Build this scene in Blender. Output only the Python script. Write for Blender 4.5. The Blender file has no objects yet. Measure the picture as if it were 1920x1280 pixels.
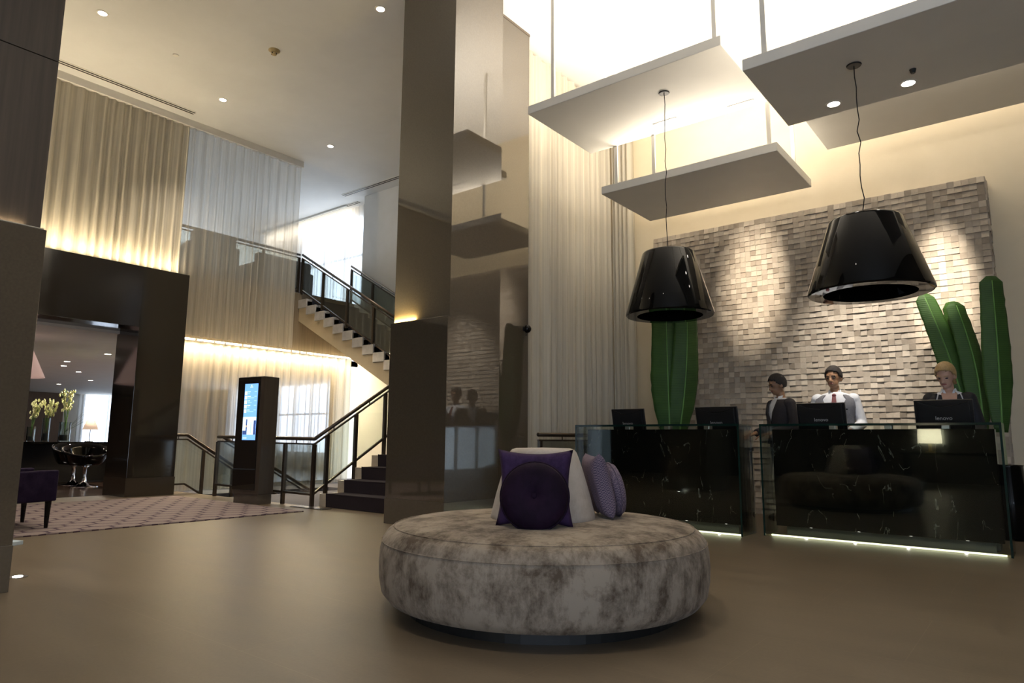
import bpy, bmesh, math, random
from mathutils import Vector, Matrix
random.seed(7)
PI = math.pi
SC = bpy.context.scene
COL = SC.collection

# ------------------------------------------------------------------ camera
H = 0.97
F_PX = 1268.0
YAW, PITCH, ROLL = math.radians(38.395), math.radians(8.227), math.radians(0.444)
fwd = Vector((-math.sin(YAW)*math.cos(PITCH), math.cos(YAW)*math.cos(PITCH), math.sin(PITCH)))
rgt = Vector((math.cos(YAW), math.sin(YAW), 0))
upv = rgt.cross(fwd)
c_, s_ = math.cos(ROLL), math.sin(ROLL)
R_, U_ = c_*rgt + s_*upv, -s_*rgt + c_*upv
cam_d = bpy.data.cameras.new('camera')
cam_d.sensor_fit = 'HORIZONTAL'; cam_d.sensor_width = 36.0; cam_d.lens = F_PX/1920*36
cam_d.clip_start = 0.05; cam_d.clip_end = 200
cam = bpy.data.objects.new('camera', cam_d); COL.objects.link(cam)
m4 = Matrix.Identity(4)
for i in range(3):
    m4[i][0] = R_[i]; m4[i][1] = U_[i]; m4[i][2] = -fwd[i]
m4[2][3] = H
cam.matrix_world = m4
SC.camera = cam

# ------------------------------------------------------------------ world, view
SC.view_settings.view_transform = 'Standard'
SC.view_settings.look = 'None'
SC.view_settings.gamma = 1.0
SC.view_settings.use_curve_mapping = False
SC.view_settings.exposure = 1.35
SKY = (0.70, 0.82, 1.0)
SKY_STRENGTH = 1.85
w = bpy.data.worlds.new('World'); SC.world = w; w.use_nodes = True
w.node_tree.nodes['Background'].inputs[0].default_value = (*SKY, 1)
w.node_tree.nodes['Background'].inputs[1].default_value = SKY_STRENGTH
WARM = (1.0, 0.82, 0.55)
WARM2 = (1.0, 0.89, 0.74)
P_PANEL = 48.0      # uplights on the hanging panels, per panel
P_DOWN = 110.0       # recessed downlights
P_SPOT = 300.0      # spots washing the stone wall
P_COVE = 40.0       # cove over the portal

# ------------------------------------------------------------------ materials
MATS = {}
def mat(name, col, rough=0.5, metal=0.0, ior=1.5, spec=None, emit=None, estr=0.0, coat=0.0, sheen=0.0, alpha=None):
    if name in MATS: return MATS[name]
    m = bpy.data.materials.new(name); m.use_nodes = True
    b = m.node_tree.nodes['Principled BSDF']
    b.inputs['Base Color'].default_value = (*col, 1)
    b.inputs['Roughness'].default_value = rough
    b.inputs['Metallic'].default_value = metal
    b.inputs['IOR'].default_value = ior
    if coat: b.inputs['Coat Weight'].default_value = coat; b.inputs['Coat Roughness'].default_value = 0.04
    if sheen: b.inputs['Sheen Weight'].default_value = sheen; b.inputs['Sheen Roughness'].default_value = 0.4
    if emit: b.inputs['Emission Color'].default_value = (*emit, 1); b.inputs['Emission Strength'].default_value = estr
    MATS[name] = m
    return m
def N(m, t, **kw):
    n = m.node_tree.nodes.new(t)
    for k, v in kw.items(): setattr(n, k, v)
    return n
def L(m, a, b): m.node_tree.links.new(a, b)
def P(m): return m.node_tree.nodes['Principled BSDF']
def ramp(m, fac, stops):
    r = N(m, 'ShaderNodeValToRGB'); e = r.color_ramp.elements
    while len(e) > 1: e.remove(e[-1])
    e[0].position = stops[0][0]; e[0].color = (*stops[0][1], 1)
    for p, c in stops[1:]:
        q = e.new(p); q.color = (*c, 1)
    L(m, fac, r.inputs[0]); return r.outputs[0]
def coords(m, kind='Object', scale=(1, 1, 1), loc=(0, 0, 0)):
    t = N(m, 'ShaderNodeTexCoord'); mp = N(m, 'ShaderNodeMapping')
    mp.inputs['Scale'].default_value = scale; mp.inputs['Location'].default_value = loc
    L(m, t.outputs[kind], mp.inputs[0]); return mp.outputs[0]
def noise(m, vec, scale, detail=4, rough=0.55, dist=0.0):
    n = N(m, 'ShaderNodeTexNoise'); n.inputs['Scale'].default_value = scale; n.inputs['Detail'].default_value = detail
    n.inputs['Roughness'].default_value = rough; n.inputs['Distortion'].default_value = dist
    L(m, vec, n.inputs['Vector']); return n.outputs['Fac']
def bump(m, h, strength=0.2, dist=0.01):
    b = N(m, 'ShaderNodeBump'); b.inputs['Strength'].default_value = strength; b.inputs['Distance'].default_value = dist
    L(m, h, b.inputs['Height']); L(m, b.outputs[0], P(m).inputs['Normal'])
def math_(m, op, a, b=None, c=None):
    n = N(m, 'ShaderNodeMath', operation=op)
    for i, v in enumerate((a, b, c)):
        if v is None: continue
        if isinstance(v, (int, float)): n.inputs[i].default_value = v
        else: L(m, v, n.inputs[i])
    return n.outputs[0]

def noisy(name, c1, c2, scale, rough=0.5, vscale=(1, 1, 1), detail=4, bmp=0.0, lo=0.3, hi=0.7, **kw):
    if name in MATS: return MATS[name]
    m = mat(name, c1, rough, **kw)
    f = noise(m, coords(m, 'Object', vscale), scale, detail)
    L(m, ramp(m, f, [(lo, c1), (hi, c2)]), P(m).inputs['Base Color'])
    if bmp: bump(m, f, bmp)
    return m

M_white = noisy('white_plaster', (0.80, 0.77, 0.70), (0.84, 0.81, 0.75), 3, 0.7)
M_ceiling = noisy('ceiling_paint', (0.75, 0.745, 0.725), (0.79, 0.785, 0.765), 2, 0.65)
M_panel = noisy('panel_paint', (0.78, 0.75, 0.68), (0.82, 0.79, 0.72), 2, 0.6)
M_cream = noisy('cream_wall', (0.66, 0.57, 0.41), (0.70, 0.61, 0.45), 2.5, 0.6)
M_skirt = noisy('taupe_skirting', (0.10, 0.08, 0.06), (0.13, 0.105, 0.08), 8, 0.35)
M_column = noisy('taupe_lacquer', (0.082, 0.066, 0.046), (0.094, 0.076, 0.054), 60, 0.03, detail=2, ior=2.0)
M_columnbase = noisy('taupe_lacquer_base', (0.10, 0.083, 0.06), (0.112, 0.092, 0.068), 40, 0.18, ior=1.8)
M_colwood = noisy('dark_wood_veneer', (0.050, 0.038, 0.028), (0.080, 0.060, 0.044), 7, 0.45, vscale=(4, 4, 0.15), detail=5)
M_portal = noisy('dark_portal_lacquer', (0.022, 0.018, 0.014), (0.028, 0.023, 0.018), 40, 0.09, ior=1.7)
M_black = mat('black_gloss', (0.003, 0.003, 0.003), 0.03, ior=1.36)
M_blackplastic = mat('black_plastic', (0.012, 0.012, 0.013), 0.28)
M_bronze = mat('dark_bronze', (0.085, 0.065, 0.048), 0.28, metal=0.7)
M_chrome = mat('chrome', (0.75, 0.75, 0.77), 0.08, metal=1.0)
M_steel = mat('brushed_steel', (0.55, 0.55, 0.56), 0.3, metal=1.0)
M_dark = mat('dark_metal', (0.02, 0.02, 0.02), 0.35, metal=0.4)
M_fascia = noisy('fascia_wood', (0.20, 0.155, 0.10), (0.27, 0.21, 0.14), 9, 0.5, vscale=(3, 3, 0.12), detail=5)
M_stone = noisy('stair_stone', (0.50, 0.42, 0.32), (0.60, 0.52, 0.41), 9, 0.3)
M_stonegrey = noisy('stair_stone_grey', (0.40, 0.38, 0.36), (0.52, 0.50, 0.48), 9, 0.3)
M_stringer = noisy('stair_side_paint', (0.50, 0.40, 0.26), (0.54, 0.44, 0.29), 4, 0.6)
M_carpet = noisy('plum_carpet', (0.012, 0.006, 0.010), (0.022, 0.012, 0.018), 120, 0.95, bmp=0.3)
M_carpetblue = noisy('blue_grey_carpet', (0.085, 0.085, 0.105), (0.12, 0.12, 0.145), 90, 0.95, bmp=0.2)
M_lounge_floor = noisy('dark_wood_floor', (0.030, 0.015, 0.010), (0.055, 0.030, 0.020), 6, 0.18, vscale=(0.3, 4, 1))
M_woodwall = noisy('walnut_panel', (0.15, 0.085, 0.045), (0.20, 0.115, 0.062), 5, 0.45, vscale=(4, 4, 0.2))

def make_floor():
    m = mat('brown_stone_floor', (0.2, 0.155, 0.105), 0.33)
    v = coords(m, 'Object')
    f1 = noise(m, coords(m, 'Object', (0.5, 2.2, 1)), 2.2, 6, 0.6)
    f2 = noise(m, v, 55, 3, 0.6)
    mix = math_(m, 'ADD', math_(m, 'MULTIPLY', f1, 0.75), math_(m, 'MULTIPLY', f2, 0.25))
    base = ramp(m, mix, [(0.32, (0.126, 0.094, 0.061)), (0.68, (0.184, 0.141, 0.094))])
    br = N(m, 'ShaderNodeTexBrick'); br.inputs['Scale'].default_value = 1.0
    br.inputs['Brick Width'].default_value = 1.2; br.inputs['Row Height'].default_value = 0.9
    br.inputs['Mortar Size'].default_value = 0.0022; br.inputs['Mortar Smooth'].default_value = 0.3
    br.inputs['Color1'].default_value = (1, 1, 1, 1); br.inputs['Color2'].default_value = (0.96, 0.96, 0.96, 1)
    br.inputs['Mortar'].default_value = (1.22, 1.22, 1.2, 1); br.offset = 0.5
    L(m, v, br.inputs['Vector'])
    mm = N(m, 'ShaderNodeMixRGB', blend_type='MULTIPLY'); mm.inputs[0].default_value = 1
    L(m, base, mm.inputs[1]); L(m, br.outputs['Color'], mm.inputs[2]); L(m, mm.outputs[0], P(m).inputs['Base Color'])
    L(m, math_(m, 'MULTIPLY_ADD', f1, 0.12, 0.36), P(m).inputs['Roughness'])
    bump(m, f2, 0.05, 0.004)
    return m
M_floor = make_floor()

def make_tile():
    m = mat('split_stone', (0.4, 0.33, 0.25), 0.62)
    g = N(m, 'ShaderNodeNewGeometry')
    sub = N(m, 'ShaderNodeVectorMath', operation='SUBTRACT'); sub.inputs[1].default_value = (-4.655, 0, 0)
    L(m, g.outputs['Position'], sub.inputs[0])
    mul = N(m, 'ShaderNodeVectorMath', operation='MULTIPLY'); mul.inputs[1].default_value = (1, 0, 1); L(m, sub.outputs[0], mul.inputs[0])
    sn = N(m, 'ShaderNodeVectorMath', operation='SNAP'); sn.inputs[1].default_value = (0.075, 0.075, 0.0745); L(m, mul.outputs[0], sn.inputs[0])
    wn = N(m, 'ShaderNodeTexWhiteNoise', noise_dimensions='3D'); L(m, sn.outputs[0], wn.inputs['Vector'])
    base = ramp(m, wn.outputs['Value'], [(0.0, (0.27, 0.22, 0.165)), (0.10, (0.33, 0.27, 0.205)), (0.45, (0.40, 0.335, 0.26)), (0.8, (0.46, 0.39, 0.305)), (1.0, (0.53, 0.455, 0.36))])
    f = noise(m, g.outputs['Position'], 38, 4)
    f3 = noise(m, g.outputs['Position'], 1.1, 2)
    v = math_(m, 'ADD', math_(m, 'MULTIPLY', f, 0.35), math_(m, 'MULTIPLY_ADD', f3, 0.5, 0.58))
    mm = N(m, 'ShaderNodeMixRGB', blend_type='MULTIPLY'); mm.inputs[0].default_value = 1
    L(m, base, mm.inputs[1]); L(m, v, mm.inputs[2]); L(m, mm.outputs[0], P(m).inputs['Base Color'])
    bump(m, f, 0.15, 0.004)
    return m
M_tile = make_tile()

def make_marble():
    m = mat('black_marble', (0.006, 0.006, 0.006), 0.05, ior=1.55)
    v = coords(m, 'Object', (1.5, 1.5, 0.55))
    d = noise(m, v, 2.5, 5, 0.6)
    n = N(m, 'ShaderNodeTexNoise'); n.inputs['Scale'].default_value = 1.7; n.inputs['Detail'].default_value = 6; n.inputs['Distortion'].default_value = 1.2
    L(m, v, n.inputs['Vector'])
    a = math_(m, 'ABSOLUTE', math_(m, 'SUBTRACT', n.outputs['Fac'], 0.5))
    vein = math_(m, 'LESS_THAN', a, 0.0016)
    gate = math_(m, 'MULTIPLY', vein, math_(m, 'GREATER_THAN', noise(m, v, 9, 3), 0.5))
    L(m, ramp(m, gate, [(0.0, (0.006, 0.006, 0.005)), (1.0, (0.22, 0.21, 0.18))]), P(m).inputs['Base Color'])
    return m
M_marble = make_marble()

def make_velvet(name, dark, light, scale, sheen=0.5, lo=0.40, hi=0.60, aniso=(1, 1, 1)):
    m = mat(name, light, 0.75, sheen=sheen)
    v = coords(m, 'Object', aniso)
    a = noise(m, v, scale, 8, 0.72, 0.15)
    b = noise(m, coords(m, 'Object', (60, 60, 6)), 1.0, 3)
    f = math_(m, 'ADD', a, math_(m, 'MULTIPLY', math_(m, 'SUBTRACT', b, 0.5), 0.14))
    L(m, ramp(m, f, [(lo, dark), (hi, light)]), P(m).inputs['Base Color'])
    bump(m, f, 0.12, 0.01)
    P(m).inputs['Specular IOR Level'].default_value = 0.12
    return m
M_velvet = make_velvet('mottled_velvet', (0.098, 0.072, 0.050), (0.325, 0.268, 0.208), 6.4, 0.06, 0.37, 0.585, (1, 1, 0.8))
M_velvetpale = make_velvet('pale_velvet', (0.40, 0.35, 0.30), (0.50, 0.45, 0.40), 3, 0.08)
M_purple = make_velvet('purple_velvet', (0.024, 0.012, 0.040), (0.050, 0.027, 0.080), 5, 0.0)
M_plum = make_velvet('plum_velvet', (0.008, 0.003, 0.010), (0.016, 0.006, 0.019), 5, 0.0)
M_chairpurple = make_velvet('chair_purple', (0.014, 0.008, 0.024), (0.026, 0.016, 0.042), 5, 0.05)
def make_lilac():
    m = mat('lilac_weave', (0.2, 0.15, 0.24), 0.85)
    ck = N(m, 'ShaderNodeTexChecker'); ck.inputs['Scale'].default_value = 130
    ck.inputs['Color1'].default_value = (0.20, 0.15, 0.19, 1); ck.inputs['Color2'].default_value = (0.06, 0.045, 0.085, 1)
    L(m, coords(m, 'Object', (1, 1, 1)), ck.inputs['Vector']); L(m, ck.outputs[0], P(m).inputs['Base Color'])
    return m
M_lilac = make_lilac()

def make_sheer(name, col, transp, transl=0.55):
    m = bpy.data.materials.new(name); m.use_nodes = True; nt = m.node_tree; nt.nodes.clear()
    out = N(m, 'ShaderNodeOutputMaterial'); d = N(m, 'ShaderNodeBsdfDiffuse'); t = N(m, 'ShaderNodeBsdfTranslucent'); tr = N(m, 'ShaderNodeBsdfTransparent')
    tc = N(m, 'ShaderNodeTexCoord'); n = N(m, 'ShaderNodeTexNoise'); mp = N(m, 'ShaderNodeMapping'); mp.inputs['Scale'].default_value = (9, 9, 0.05)
    L(m, tc.outputs['Object'], mp.inputs[0]); L(m, mp.outputs[0], n.inputs['Vector']); n.inputs['Scale'].default_value = 3
    r = N(m, 'ShaderNodeValToRGB'); e = r.color_ramp.elements
    e[0].position = 0.3; e[0].color = (*[c*0.74 for c in col], 1); e[1].position = 0.7; e[1].color = (*col, 1)  # vertical streaks put the light and shade of folds into the cloth colour
    L(m, n.outputs['Fac'], r.inputs[0]); L(m, r.outputs[0], d.inputs[0]); L(m, r.outputs[0], t.inputs[0])
    m1 = N(m, 'ShaderNodeMixShader'); m1.inputs[0].default_value = transl; L(m, d.outputs[0], m1.inputs[1]); L(m, t.outputs[0], m1.inputs[2])
    m2 = N(m, 'ShaderNodeMixShader'); L(m, m1.outputs[0], m2.inputs[1]); L(m, tr.outputs[0], m2.inputs[2])
    # a fold seen edge-on hides more than one seen flat
    lw = N(m, 'ShaderNodeLayerWeight'); lw.inputs['Blend'].default_value = 0.2
    f = math_(m, 'MULTIPLY', math_(m, 'SUBTRACT', 1.0, lw.outputs['Facing']), transp*1.15)
    L(m, f, m2.inputs[0]); L(m, m2.outputs[0], out.inputs[0])
    return m
M_drape = make_sheer('beige_drape', (0.74, 0.68, 0.56), 0.0, 0.15)
M_sheer = make_sheer('white_sheer', (0.74, 0.69, 0.60), 0.42, 0.5)
M_sheer_low = make_sheer('cream_sheer', (0.74, 0.66, 0.52), 0.34, 0.6)
M_sheer_rec = make_sheer('white_voile', (0.82, 0.77, 0.66), 0.04, 0.35)
M_sheer_win = make_sheer('window_voile', (0.85, 0.85, 0.84), 0.45, 0.7)

def make_glass(name, tint, refl=1.0):
    m = bpy.data.materials.new(name); m.use_nodes = True; nt = m.node_tree; nt.nodes.clear()
    out = N(m, 'ShaderNodeOutputMaterial'); tr = N(m, 'ShaderNodeBsdfTransparent'); tr.inputs[0].default_value = (*tint, 1)
    gl = N(m, 'ShaderNodeBsdfGlossy'); gl.inputs['Roughness'].default_value = 0.0
    fr = N(m, 'ShaderNodeFresnel'); fr.inputs['IOR'].default_value = 1.45
    mx = N(m, 'ShaderNodeMixShader'); L(m, math_(m, 'MULTIPLY', fr.outputs[0], refl), mx.inputs[0])
    L(m, tr.outputs[0], mx.inputs[1]); L(m, gl.outputs[0], mx.inputs[2]); L(m, mx.outputs[0], out.inputs[0])
    return m
M_glass = make_glass('clear_glass', (0.93, 0.97, 0.95), 0.7)
M_vase = make_glass('vase_glass', (0.86, 0.90, 0.88), 1.0)
M_glassedge = mat('green_glass_edge', (0.006, 0.026, 0.021), 0.12)
def emis(name, col, s):
    if name in MATS: return MATS[name]
    m = bpy.data.materials.new(name); m.use_nodes = True; nt = m.node_tree; nt.nodes.clear()
    out = N(m, 'ShaderNodeOutputMaterial'); e = N(m, 'ShaderNodeEmission'); e.inputs[0].default_value = (*col, 1); e.inputs[1].default_value = s
    L(m, e.outputs[0], out.inputs[0]); MATS[name] = m; return m
M_lamp = emis('downlight_glow', (1.0, 0.93, 0.82), 14.0)
M_led = emis('led_glow', (1.0, 0.85, 0.55), 5.0)
M_leddesk = emis('led_desk_glow', (0.95, 1.0, 0.62), 1.2)

def make_rug():
    m = mat('hexagon_rug', (0.3, 0.25, 0.25), 0.95)
    t = N(m, 'ShaderNodeTexCoord'); s = N(m, 'ShaderNodeSeparateXYZ'); L(m, t.outputs['Object'], s.inputs[0])
    u = math_(m, 'DIVIDE', s.outputs[1], 0.30); v = math_(m, 'DIVIDE', s.outputs[0], 0.27)
    def cell(off):
        a = math_(m, 'SUBTRACT', math_(m, 'FLOORED_MODULO', math_(m, 'ADD', u, off), 1.0), 0.5)
        b = math_(m, 'SUBTRACT', math_(m, 'FLOORED_MODULO', math_(m, 'ADD', v, off*1.7320508), 1.7320508), 0.8660254)
        return a, b, math_(m, 'ADD', math_(m, 'MULTIPLY', a, a), math_(m, 'MULTIPLY', b, b))
    a1, b1, l1 = cell(0.0); a2, b2, l2 = cell(0.5)
    k = math_(m, 'LESS_THAN', l1, l2)
    def sel(p, q): return math_(m, 'ADD', math_(m, 'MULTIPLY', k, p), math_(m, 'MULTIPLY', math_(m, 'SUBTRACT', 1.0, k), q))
    gx = math_(m, 'ABSOLUTE', sel(a1, a2)); gy = math_(m, 'ABSOLUTE', sel(b1, b2)); ll = sel(l1, l2)
    d = math_(m, 'MAXIMUM', gx, math_(m, 'ADD', math_(m, 'MULTIPLY', gx, 0.5), math_(m, 'MULTIPLY', gy, 0.8660254)))
    line = math_(m, 'GREATER_THAN', d, 0.445)
    dot = math_(m, 'GREATER_THAN', ll, 0.235)
    f = math_(m, 'MAXIMUM', line, dot)
    n = noise(m, t.outputs['Object'], 60, 3)
    col = N(m, 'ShaderNodeMixRGB'); L(m, f, col.inputs[0])
    L(m, ramp(m, n, [(0.3, (0.215, 0.165, 0.155)), (0.7, (0.27, 0.21, 0.195))]), col.inputs[1]); col.inputs[2].default_value = (0.055, 0.028, 0.045, 1)
    L(m, col.outputs[0], P(m).inputs['Base Color']); bump(m, n, 0.3, 0.005)
    return m
M_rug = make_rug()
def make_leafmat():
    m = mat('banana_leaf', (0.03, 0.12, 0.02), 0.6)
    w_ = N(m, 'ShaderNodeTexWave'); w_.inputs['Scale'].default_value = 14; w_.inputs['Distortion'].default_value = 1.5; w_.bands_direction = 'Z'
    L(m, coords(m, 'Object'), w_.inputs['Vector'])
    f = noise(m, coords(m, 'Object'), 2.5, 3)
    mixf = math_(m, 'ADD', math_(m, 'MULTIPLY', f, 0.86), math_(m, 'MULTIPLY', w_.outputs['Fac'], 0.14))
    L(m, ramp(m, mixf, [(0.25, (0.016, 0.052, 0.008)), (0.75, (0.048, 0.125, 0.016))]), P(m).inputs['Base Color'])
    bump(m, w_.outputs['Fac'], 0.2, 0.006)
    return m
M_leaf = make_leafmat()
M_rib = mat('leaf_rib', (0.12, 0.28, 0.06), 0.4)
M_skin = noisy('skin', (0.50, 0.29, 0.20), (0.56, 0.34, 0.24), 12, 0.55)
M_skin2 = noisy('skin_tan', (0.36, 0.19, 0.10), (0.41, 0.22, 0.12), 12, 0.5)
M_skin3 = noisy('skin_brown', (0.30, 0.16, 0.085), (0.34, 0.185, 0.10), 12, 0.5)
M_blond = noisy('blond_hair', (0.33, 0.21, 0.085), (0.48, 0.33, 0.15), 40, 0.45, vscale=(4, 1, 1))
M_darkhair = noisy('dark_hair', (0.012, 0.009, 0.008), (0.03, 0.022, 0.018), 60, 0.8)
M_suit = noisy('black_suit', (0.010, 0.010, 0.012), (0.016, 0.015, 0.018), 90, 0.8)
M_suitbrown = noisy('dark_suit', (0.022, 0.018, 0.020), (0.032, 0.026, 0.028), 90, 0.8)
M_shirt = noisy('white_shirt', (0.62, 0.63, 0.66), (0.70, 0.71, 0.74), 20, 0.7)
M_vest = noisy('grey_waistcoat', (0.125, 0.125, 0.14), (0.155, 0.155, 0.17), 60, 0.8)
M_tie = mat('red_tie', (0.16, 0.035, 0.04), 0.5)
M_lip = mat('lips', (0.34, 0.11, 0.09), 0.45)
M_gold = mat('gold_badge', (0.65, 0.48, 0.18), 0.3, metal=0.8)
M_red = mat('red_pin', (0.5, 0.03, 0.03), 0.4)

# ------------------------------------------------------------------ mesh builder
class MB:
    def __init__(self, off=(0, 0, 0)):
        self.v = []; self.f = []; self.off = Vector(off); self.M = None
    def add(self, vs, fs):
        b = len(self.v)
        for p in vs:
            p = Vector(p)
            if self.M is not None: p = self.M @ p
            self.v.append(p - self.off)
        self.f += [tuple(i+b for i in q) for q in fs]
        return self
    def box(self, x0, x1, y0, y1, z0, z1):
        vs = [(x, y, z) for x in (x0, x1) for y in (y0, y1) for z in (z0, z1)]
        return self.add(vs, [(0, 1, 3, 2), (4, 6, 7, 5), (0, 4, 5, 1), (2, 3, 7, 6), (0, 2, 6, 4), (1, 5, 7, 3)])
    def cyl(self, p0, p1, r0, r1=None, n=12):
        r1 = r0 if r1 is None else r1
        p0, p1 = Vector(p0), Vector(p1); d = (p1-p0).normalized()
        a = d.orthogonal().normalized(); b = d.cross(a)
        vs = []
        for p, r in ((p0, r0), (p1, r1)):
            for i in range(n):
                t = 2*PI*i/n; vs.append(p + r*(math.cos(t)*a + math.sin(t)*b))
        fs = [(i, (i+1) % n, n+(i+1) % n, n+i) for i in range(n)] + [tuple(reversed(range(n))), tuple(range(n, 2*n))]
        return self.add(vs, fs)
    def tube(self, pts, r, n=8, r_end=None):
        pts = [Vector(p) for p in pts]; k = len(pts); vs = []; ref = None
        for i, p in enumerate(pts):
            d = (pts[min(i+1, k-1)] - pts[max(i-1, 0)]).normalized()
            if ref is None: ref = d.orthogonal().normalized()
            a = (ref - d*ref.dot(d)).normalized(); ref = a; b = d.cross(a)
            rr = r if r_end is None else r + (r_end-r)*i/(k-1)
            for j in range(n):
                t = 2*PI*j/n; vs.append(p + rr*(math.cos(t)*a + math.sin(t)*b))
        fs = [(i*n+j, i*n+(j+1) % n, (i+1)*n+(j+1) % n, (i+1)*n+j) for i in range(k-1) for j in range(n)]
        fs += [tuple(reversed(range(n))), tuple(range((k-1)*n, k*n))]
        return self.add(vs, fs)
    def bar(self, p0, p1, w, h):
        """rectangular bar from p0 to p1: w across (horizontal), h in the other direction"""
        p0, p1 = Vector(p0), Vector(p1); d = (p1-p0).normalized()
        a = d.cross(Vector((0, 0, 1)))
        a = Vector((1, 0, 0)) if a.length < 1e-4 else a.normalized()
        b = a.cross(d).normalized()
        vs = [p + sa*a*w/2 + sb*b*h/2 for p in (p0, p1) for sa, sb in ((-1, -1), (1, -1), (1, 1), (-1, 1))]
        return self.add(vs, [(0, 1, 2, 3), (7, 6, 5, 4), (0, 4, 5, 1), (1, 5, 6, 2), (2, 6, 7, 3), (3, 7, 4, 0)])
    def lathe(self, prof, n=48, c=(0, 0, 0), closed=False):
        c = Vector(c); vs = []; k = len(prof)
        for r, z in prof:
            for j in range(n):
                t = 2*PI*j/n; vs.append(c + Vector((r*math.cos(t), r*math.sin(t), z)))
        rows = k if closed else k-1
        fs = [(i*n+j, i*n+(j+1) % n, ((i+1) % k)*n+(j+1) % n, ((i+1) % k)*n+j) for i in range(rows) for j in range(n)]
        if not closed:
            fs += [tuple(reversed(range(n))), tuple(range((k-1)*n, k*n))]
        return self.add(vs, fs)
    def ell(self, c, r, nu=16, nv=10, R=None):
        c = Vector(c); vs = []; fs = []
        for i in range(nv+1):
            ph = PI*i/nv
            for j in range(nu):
                t = 2*PI*j/nu
                p = Vector((r[0]*math.sin(ph)*math.cos(t), r[1]*math.sin(ph)*math.sin(t), r[2]*math.cos(ph)))
                vs.append(c + (R @ p if R else p))
        for i in range(nv):
            for j in range(nu):
                fs.append((i*nu+j, (i+1)*nu+j, (i+1)*nu+(j+1) % nu, i*nu+(j+1) % nu))
        return self.add(vs, fs)
    def capsule(self, p0, p1, r0, r1, n=12):
        self.cyl(p0, p1, r0, r1, n); self.ell(p0, (r0,)*3, n, 8); self.ell(p1, (r1,)*3, n, 8); return self
    def grid(self, fn, nu, nv):
        vs = [fn(i/nu, j/nv) for i in range(nu+1) for j in range(nv+1)]
        fs = [(i*(nv+1)+j, (i+1)*(nv+1)+j, (i+1)*(nv+1)+j+1, i*(nv+1)+j+1) for i in range(nu) for j in range(nv)]
        return self.add(vs, fs)
    def prism(self, poly, axis, a, b):
        """poly: 2-D outline in the two other axes (in x,y,z order), extruded from a to b along axis"""
        n = len(poly); vs = []
        for t in (a, b):
            for p in poly:
                q = list(p); q.insert(axis, t); vs.append(q)
        fs = [(i, (i+1) % n, n+(i+1) % n, n+i) for i in range(n)] + [tuple(reversed(range(n))), tuple(range(n, 2*n))]
        return self.add(vs, fs)
    def mesh(self, name, m, smooth=False):
        me = bpy.data.meshes.new(name); me.from_pydata([tuple(p) for p in self.v], [], self.f)
        bm = bmesh.new(); bm.from_mesh(me); bmesh.ops.remove_doubles(bm, verts=bm.verts, dist=1e-5)
        bmesh.ops.recalc_face_normals(bm, faces=bm.faces); bm.to_mesh(me); bm.free()
        if m: me.materials.append(m)
        if smooth:
            for p in me.polygons: p.use_smooth = True
        me.update(); return me
    def build(self, name, m, parent=None, smooth=False, bevel=0.0, solid=0.0, sub=0, remesh=0.0, seg=2):
        o = bpy.data.objects.new(name, self.mesh(name, m, smooth)); COL.objects.link(o)
        if parent is not None: o.parent = parent
        if solid:
            md = o.modifiers.new('solid', 'SOLIDIFY'); md.thickness = solid; md.offset = 0
        if remesh:
            md = o.modifiers.new('fuse', 'REMESH'); md.mode = 'VOXEL'; md.voxel_size = remesh; md.use_smooth_shade = True
            md = o.modifiers.new('smooth', 'SMOOTH'); md.iterations = 3; md.factor = 0.5
        if bevel:
            md = o.modifiers.new('bevel', 'BEVEL'); md.width = bevel; md.segments = seg; md.limit_method = 'ANGLE'
        if sub:
            md = o.modifiers.new('sub', 'SUBSURF'); md.levels = sub; md.render_levels = sub
        return o
def tag(o, label, cat=None, group=None, kind=None):
    o['label'] = label
    if cat: o['category'] = cat
    if group: o['group'] = group
    if kind: o['kind'] = kind
    return o
def thing(name, label, cat, loc=(0, 0, 0), rz=0.0, group=None, kind=None):
    o = bpy.data.objects.new(name, None); o.empty_display_size = 0.1; COL.objects.link(o)
    o.location = loc; o.rotation_euler = (0, 0, rz)
    return tag(o, label, cat, group, kind)
def struct(name, mb, m, label, bevel=0.0, **kw):
    o = mb.build(name, m, bevel=bevel, **kw); o['kind'] = 'structure'; o['label'] = label; return o
def dup(root, loc, rz=None, label=None):
    r = root.copy(); COL.objects.link(r); r.location = loc
    if rz is not None: r.rotation_euler = (0, 0, rz)
    if label: r['label'] = label
    for ch in list(root.children):
        c = ch.copy(); COL.objects.link(c); c.parent = r
        for g in list(ch.children):
            d = g.copy(); COL.objects.link(d); d.parent = c
    return r
def area(name, loc, rot, sx, sy, power, col, parent=None, spread=PI):
    d = bpy.data.lights.new(name, 'AREA'); d.shape = 'RECTANGLE'; d.size = sx; d.size_y = sy; d.energy = power; d.color = col; d.spread = spread
    o = bpy.data.objects.new(name, d); COL.objects.link(o); o.location = loc; o.rotation_euler = rot
    if parent: o.parent = parent
    return o
def spot(name, loc, target, power, col, angle, blend=0.6, parent=None, r=0.04):
    d = bpy.data.lights.new(name, 'SPOT'); d.energy = power; d.color = col; d.spot_size = angle; d.spot_blend = blend; d.shadow_soft_size = r
    o = bpy.data.objects.new(name, d); COL.objects.link(o); o.location = loc
    o.rotation_euler = (Vector(target)-Vector(loc)).to_track_quat('-Z', 'Y').to_euler()
    if parent:
        o.parent = parent
    return o
def portal(name, loc, rot, sx, sy):
    o = area(name, loc, rot, sx, sy, 1, (1, 1, 1)); o.data.cycles.is_portal = True; return o

# ================================================================== STRUCTURE
CZ = 6.77
XL = -12.05            # drape / sheer plane
MZ = 4.15              # mezzanine floor
XM = -12.86            # mezzanine edge
YW = 9.8               # reception wall
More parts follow.
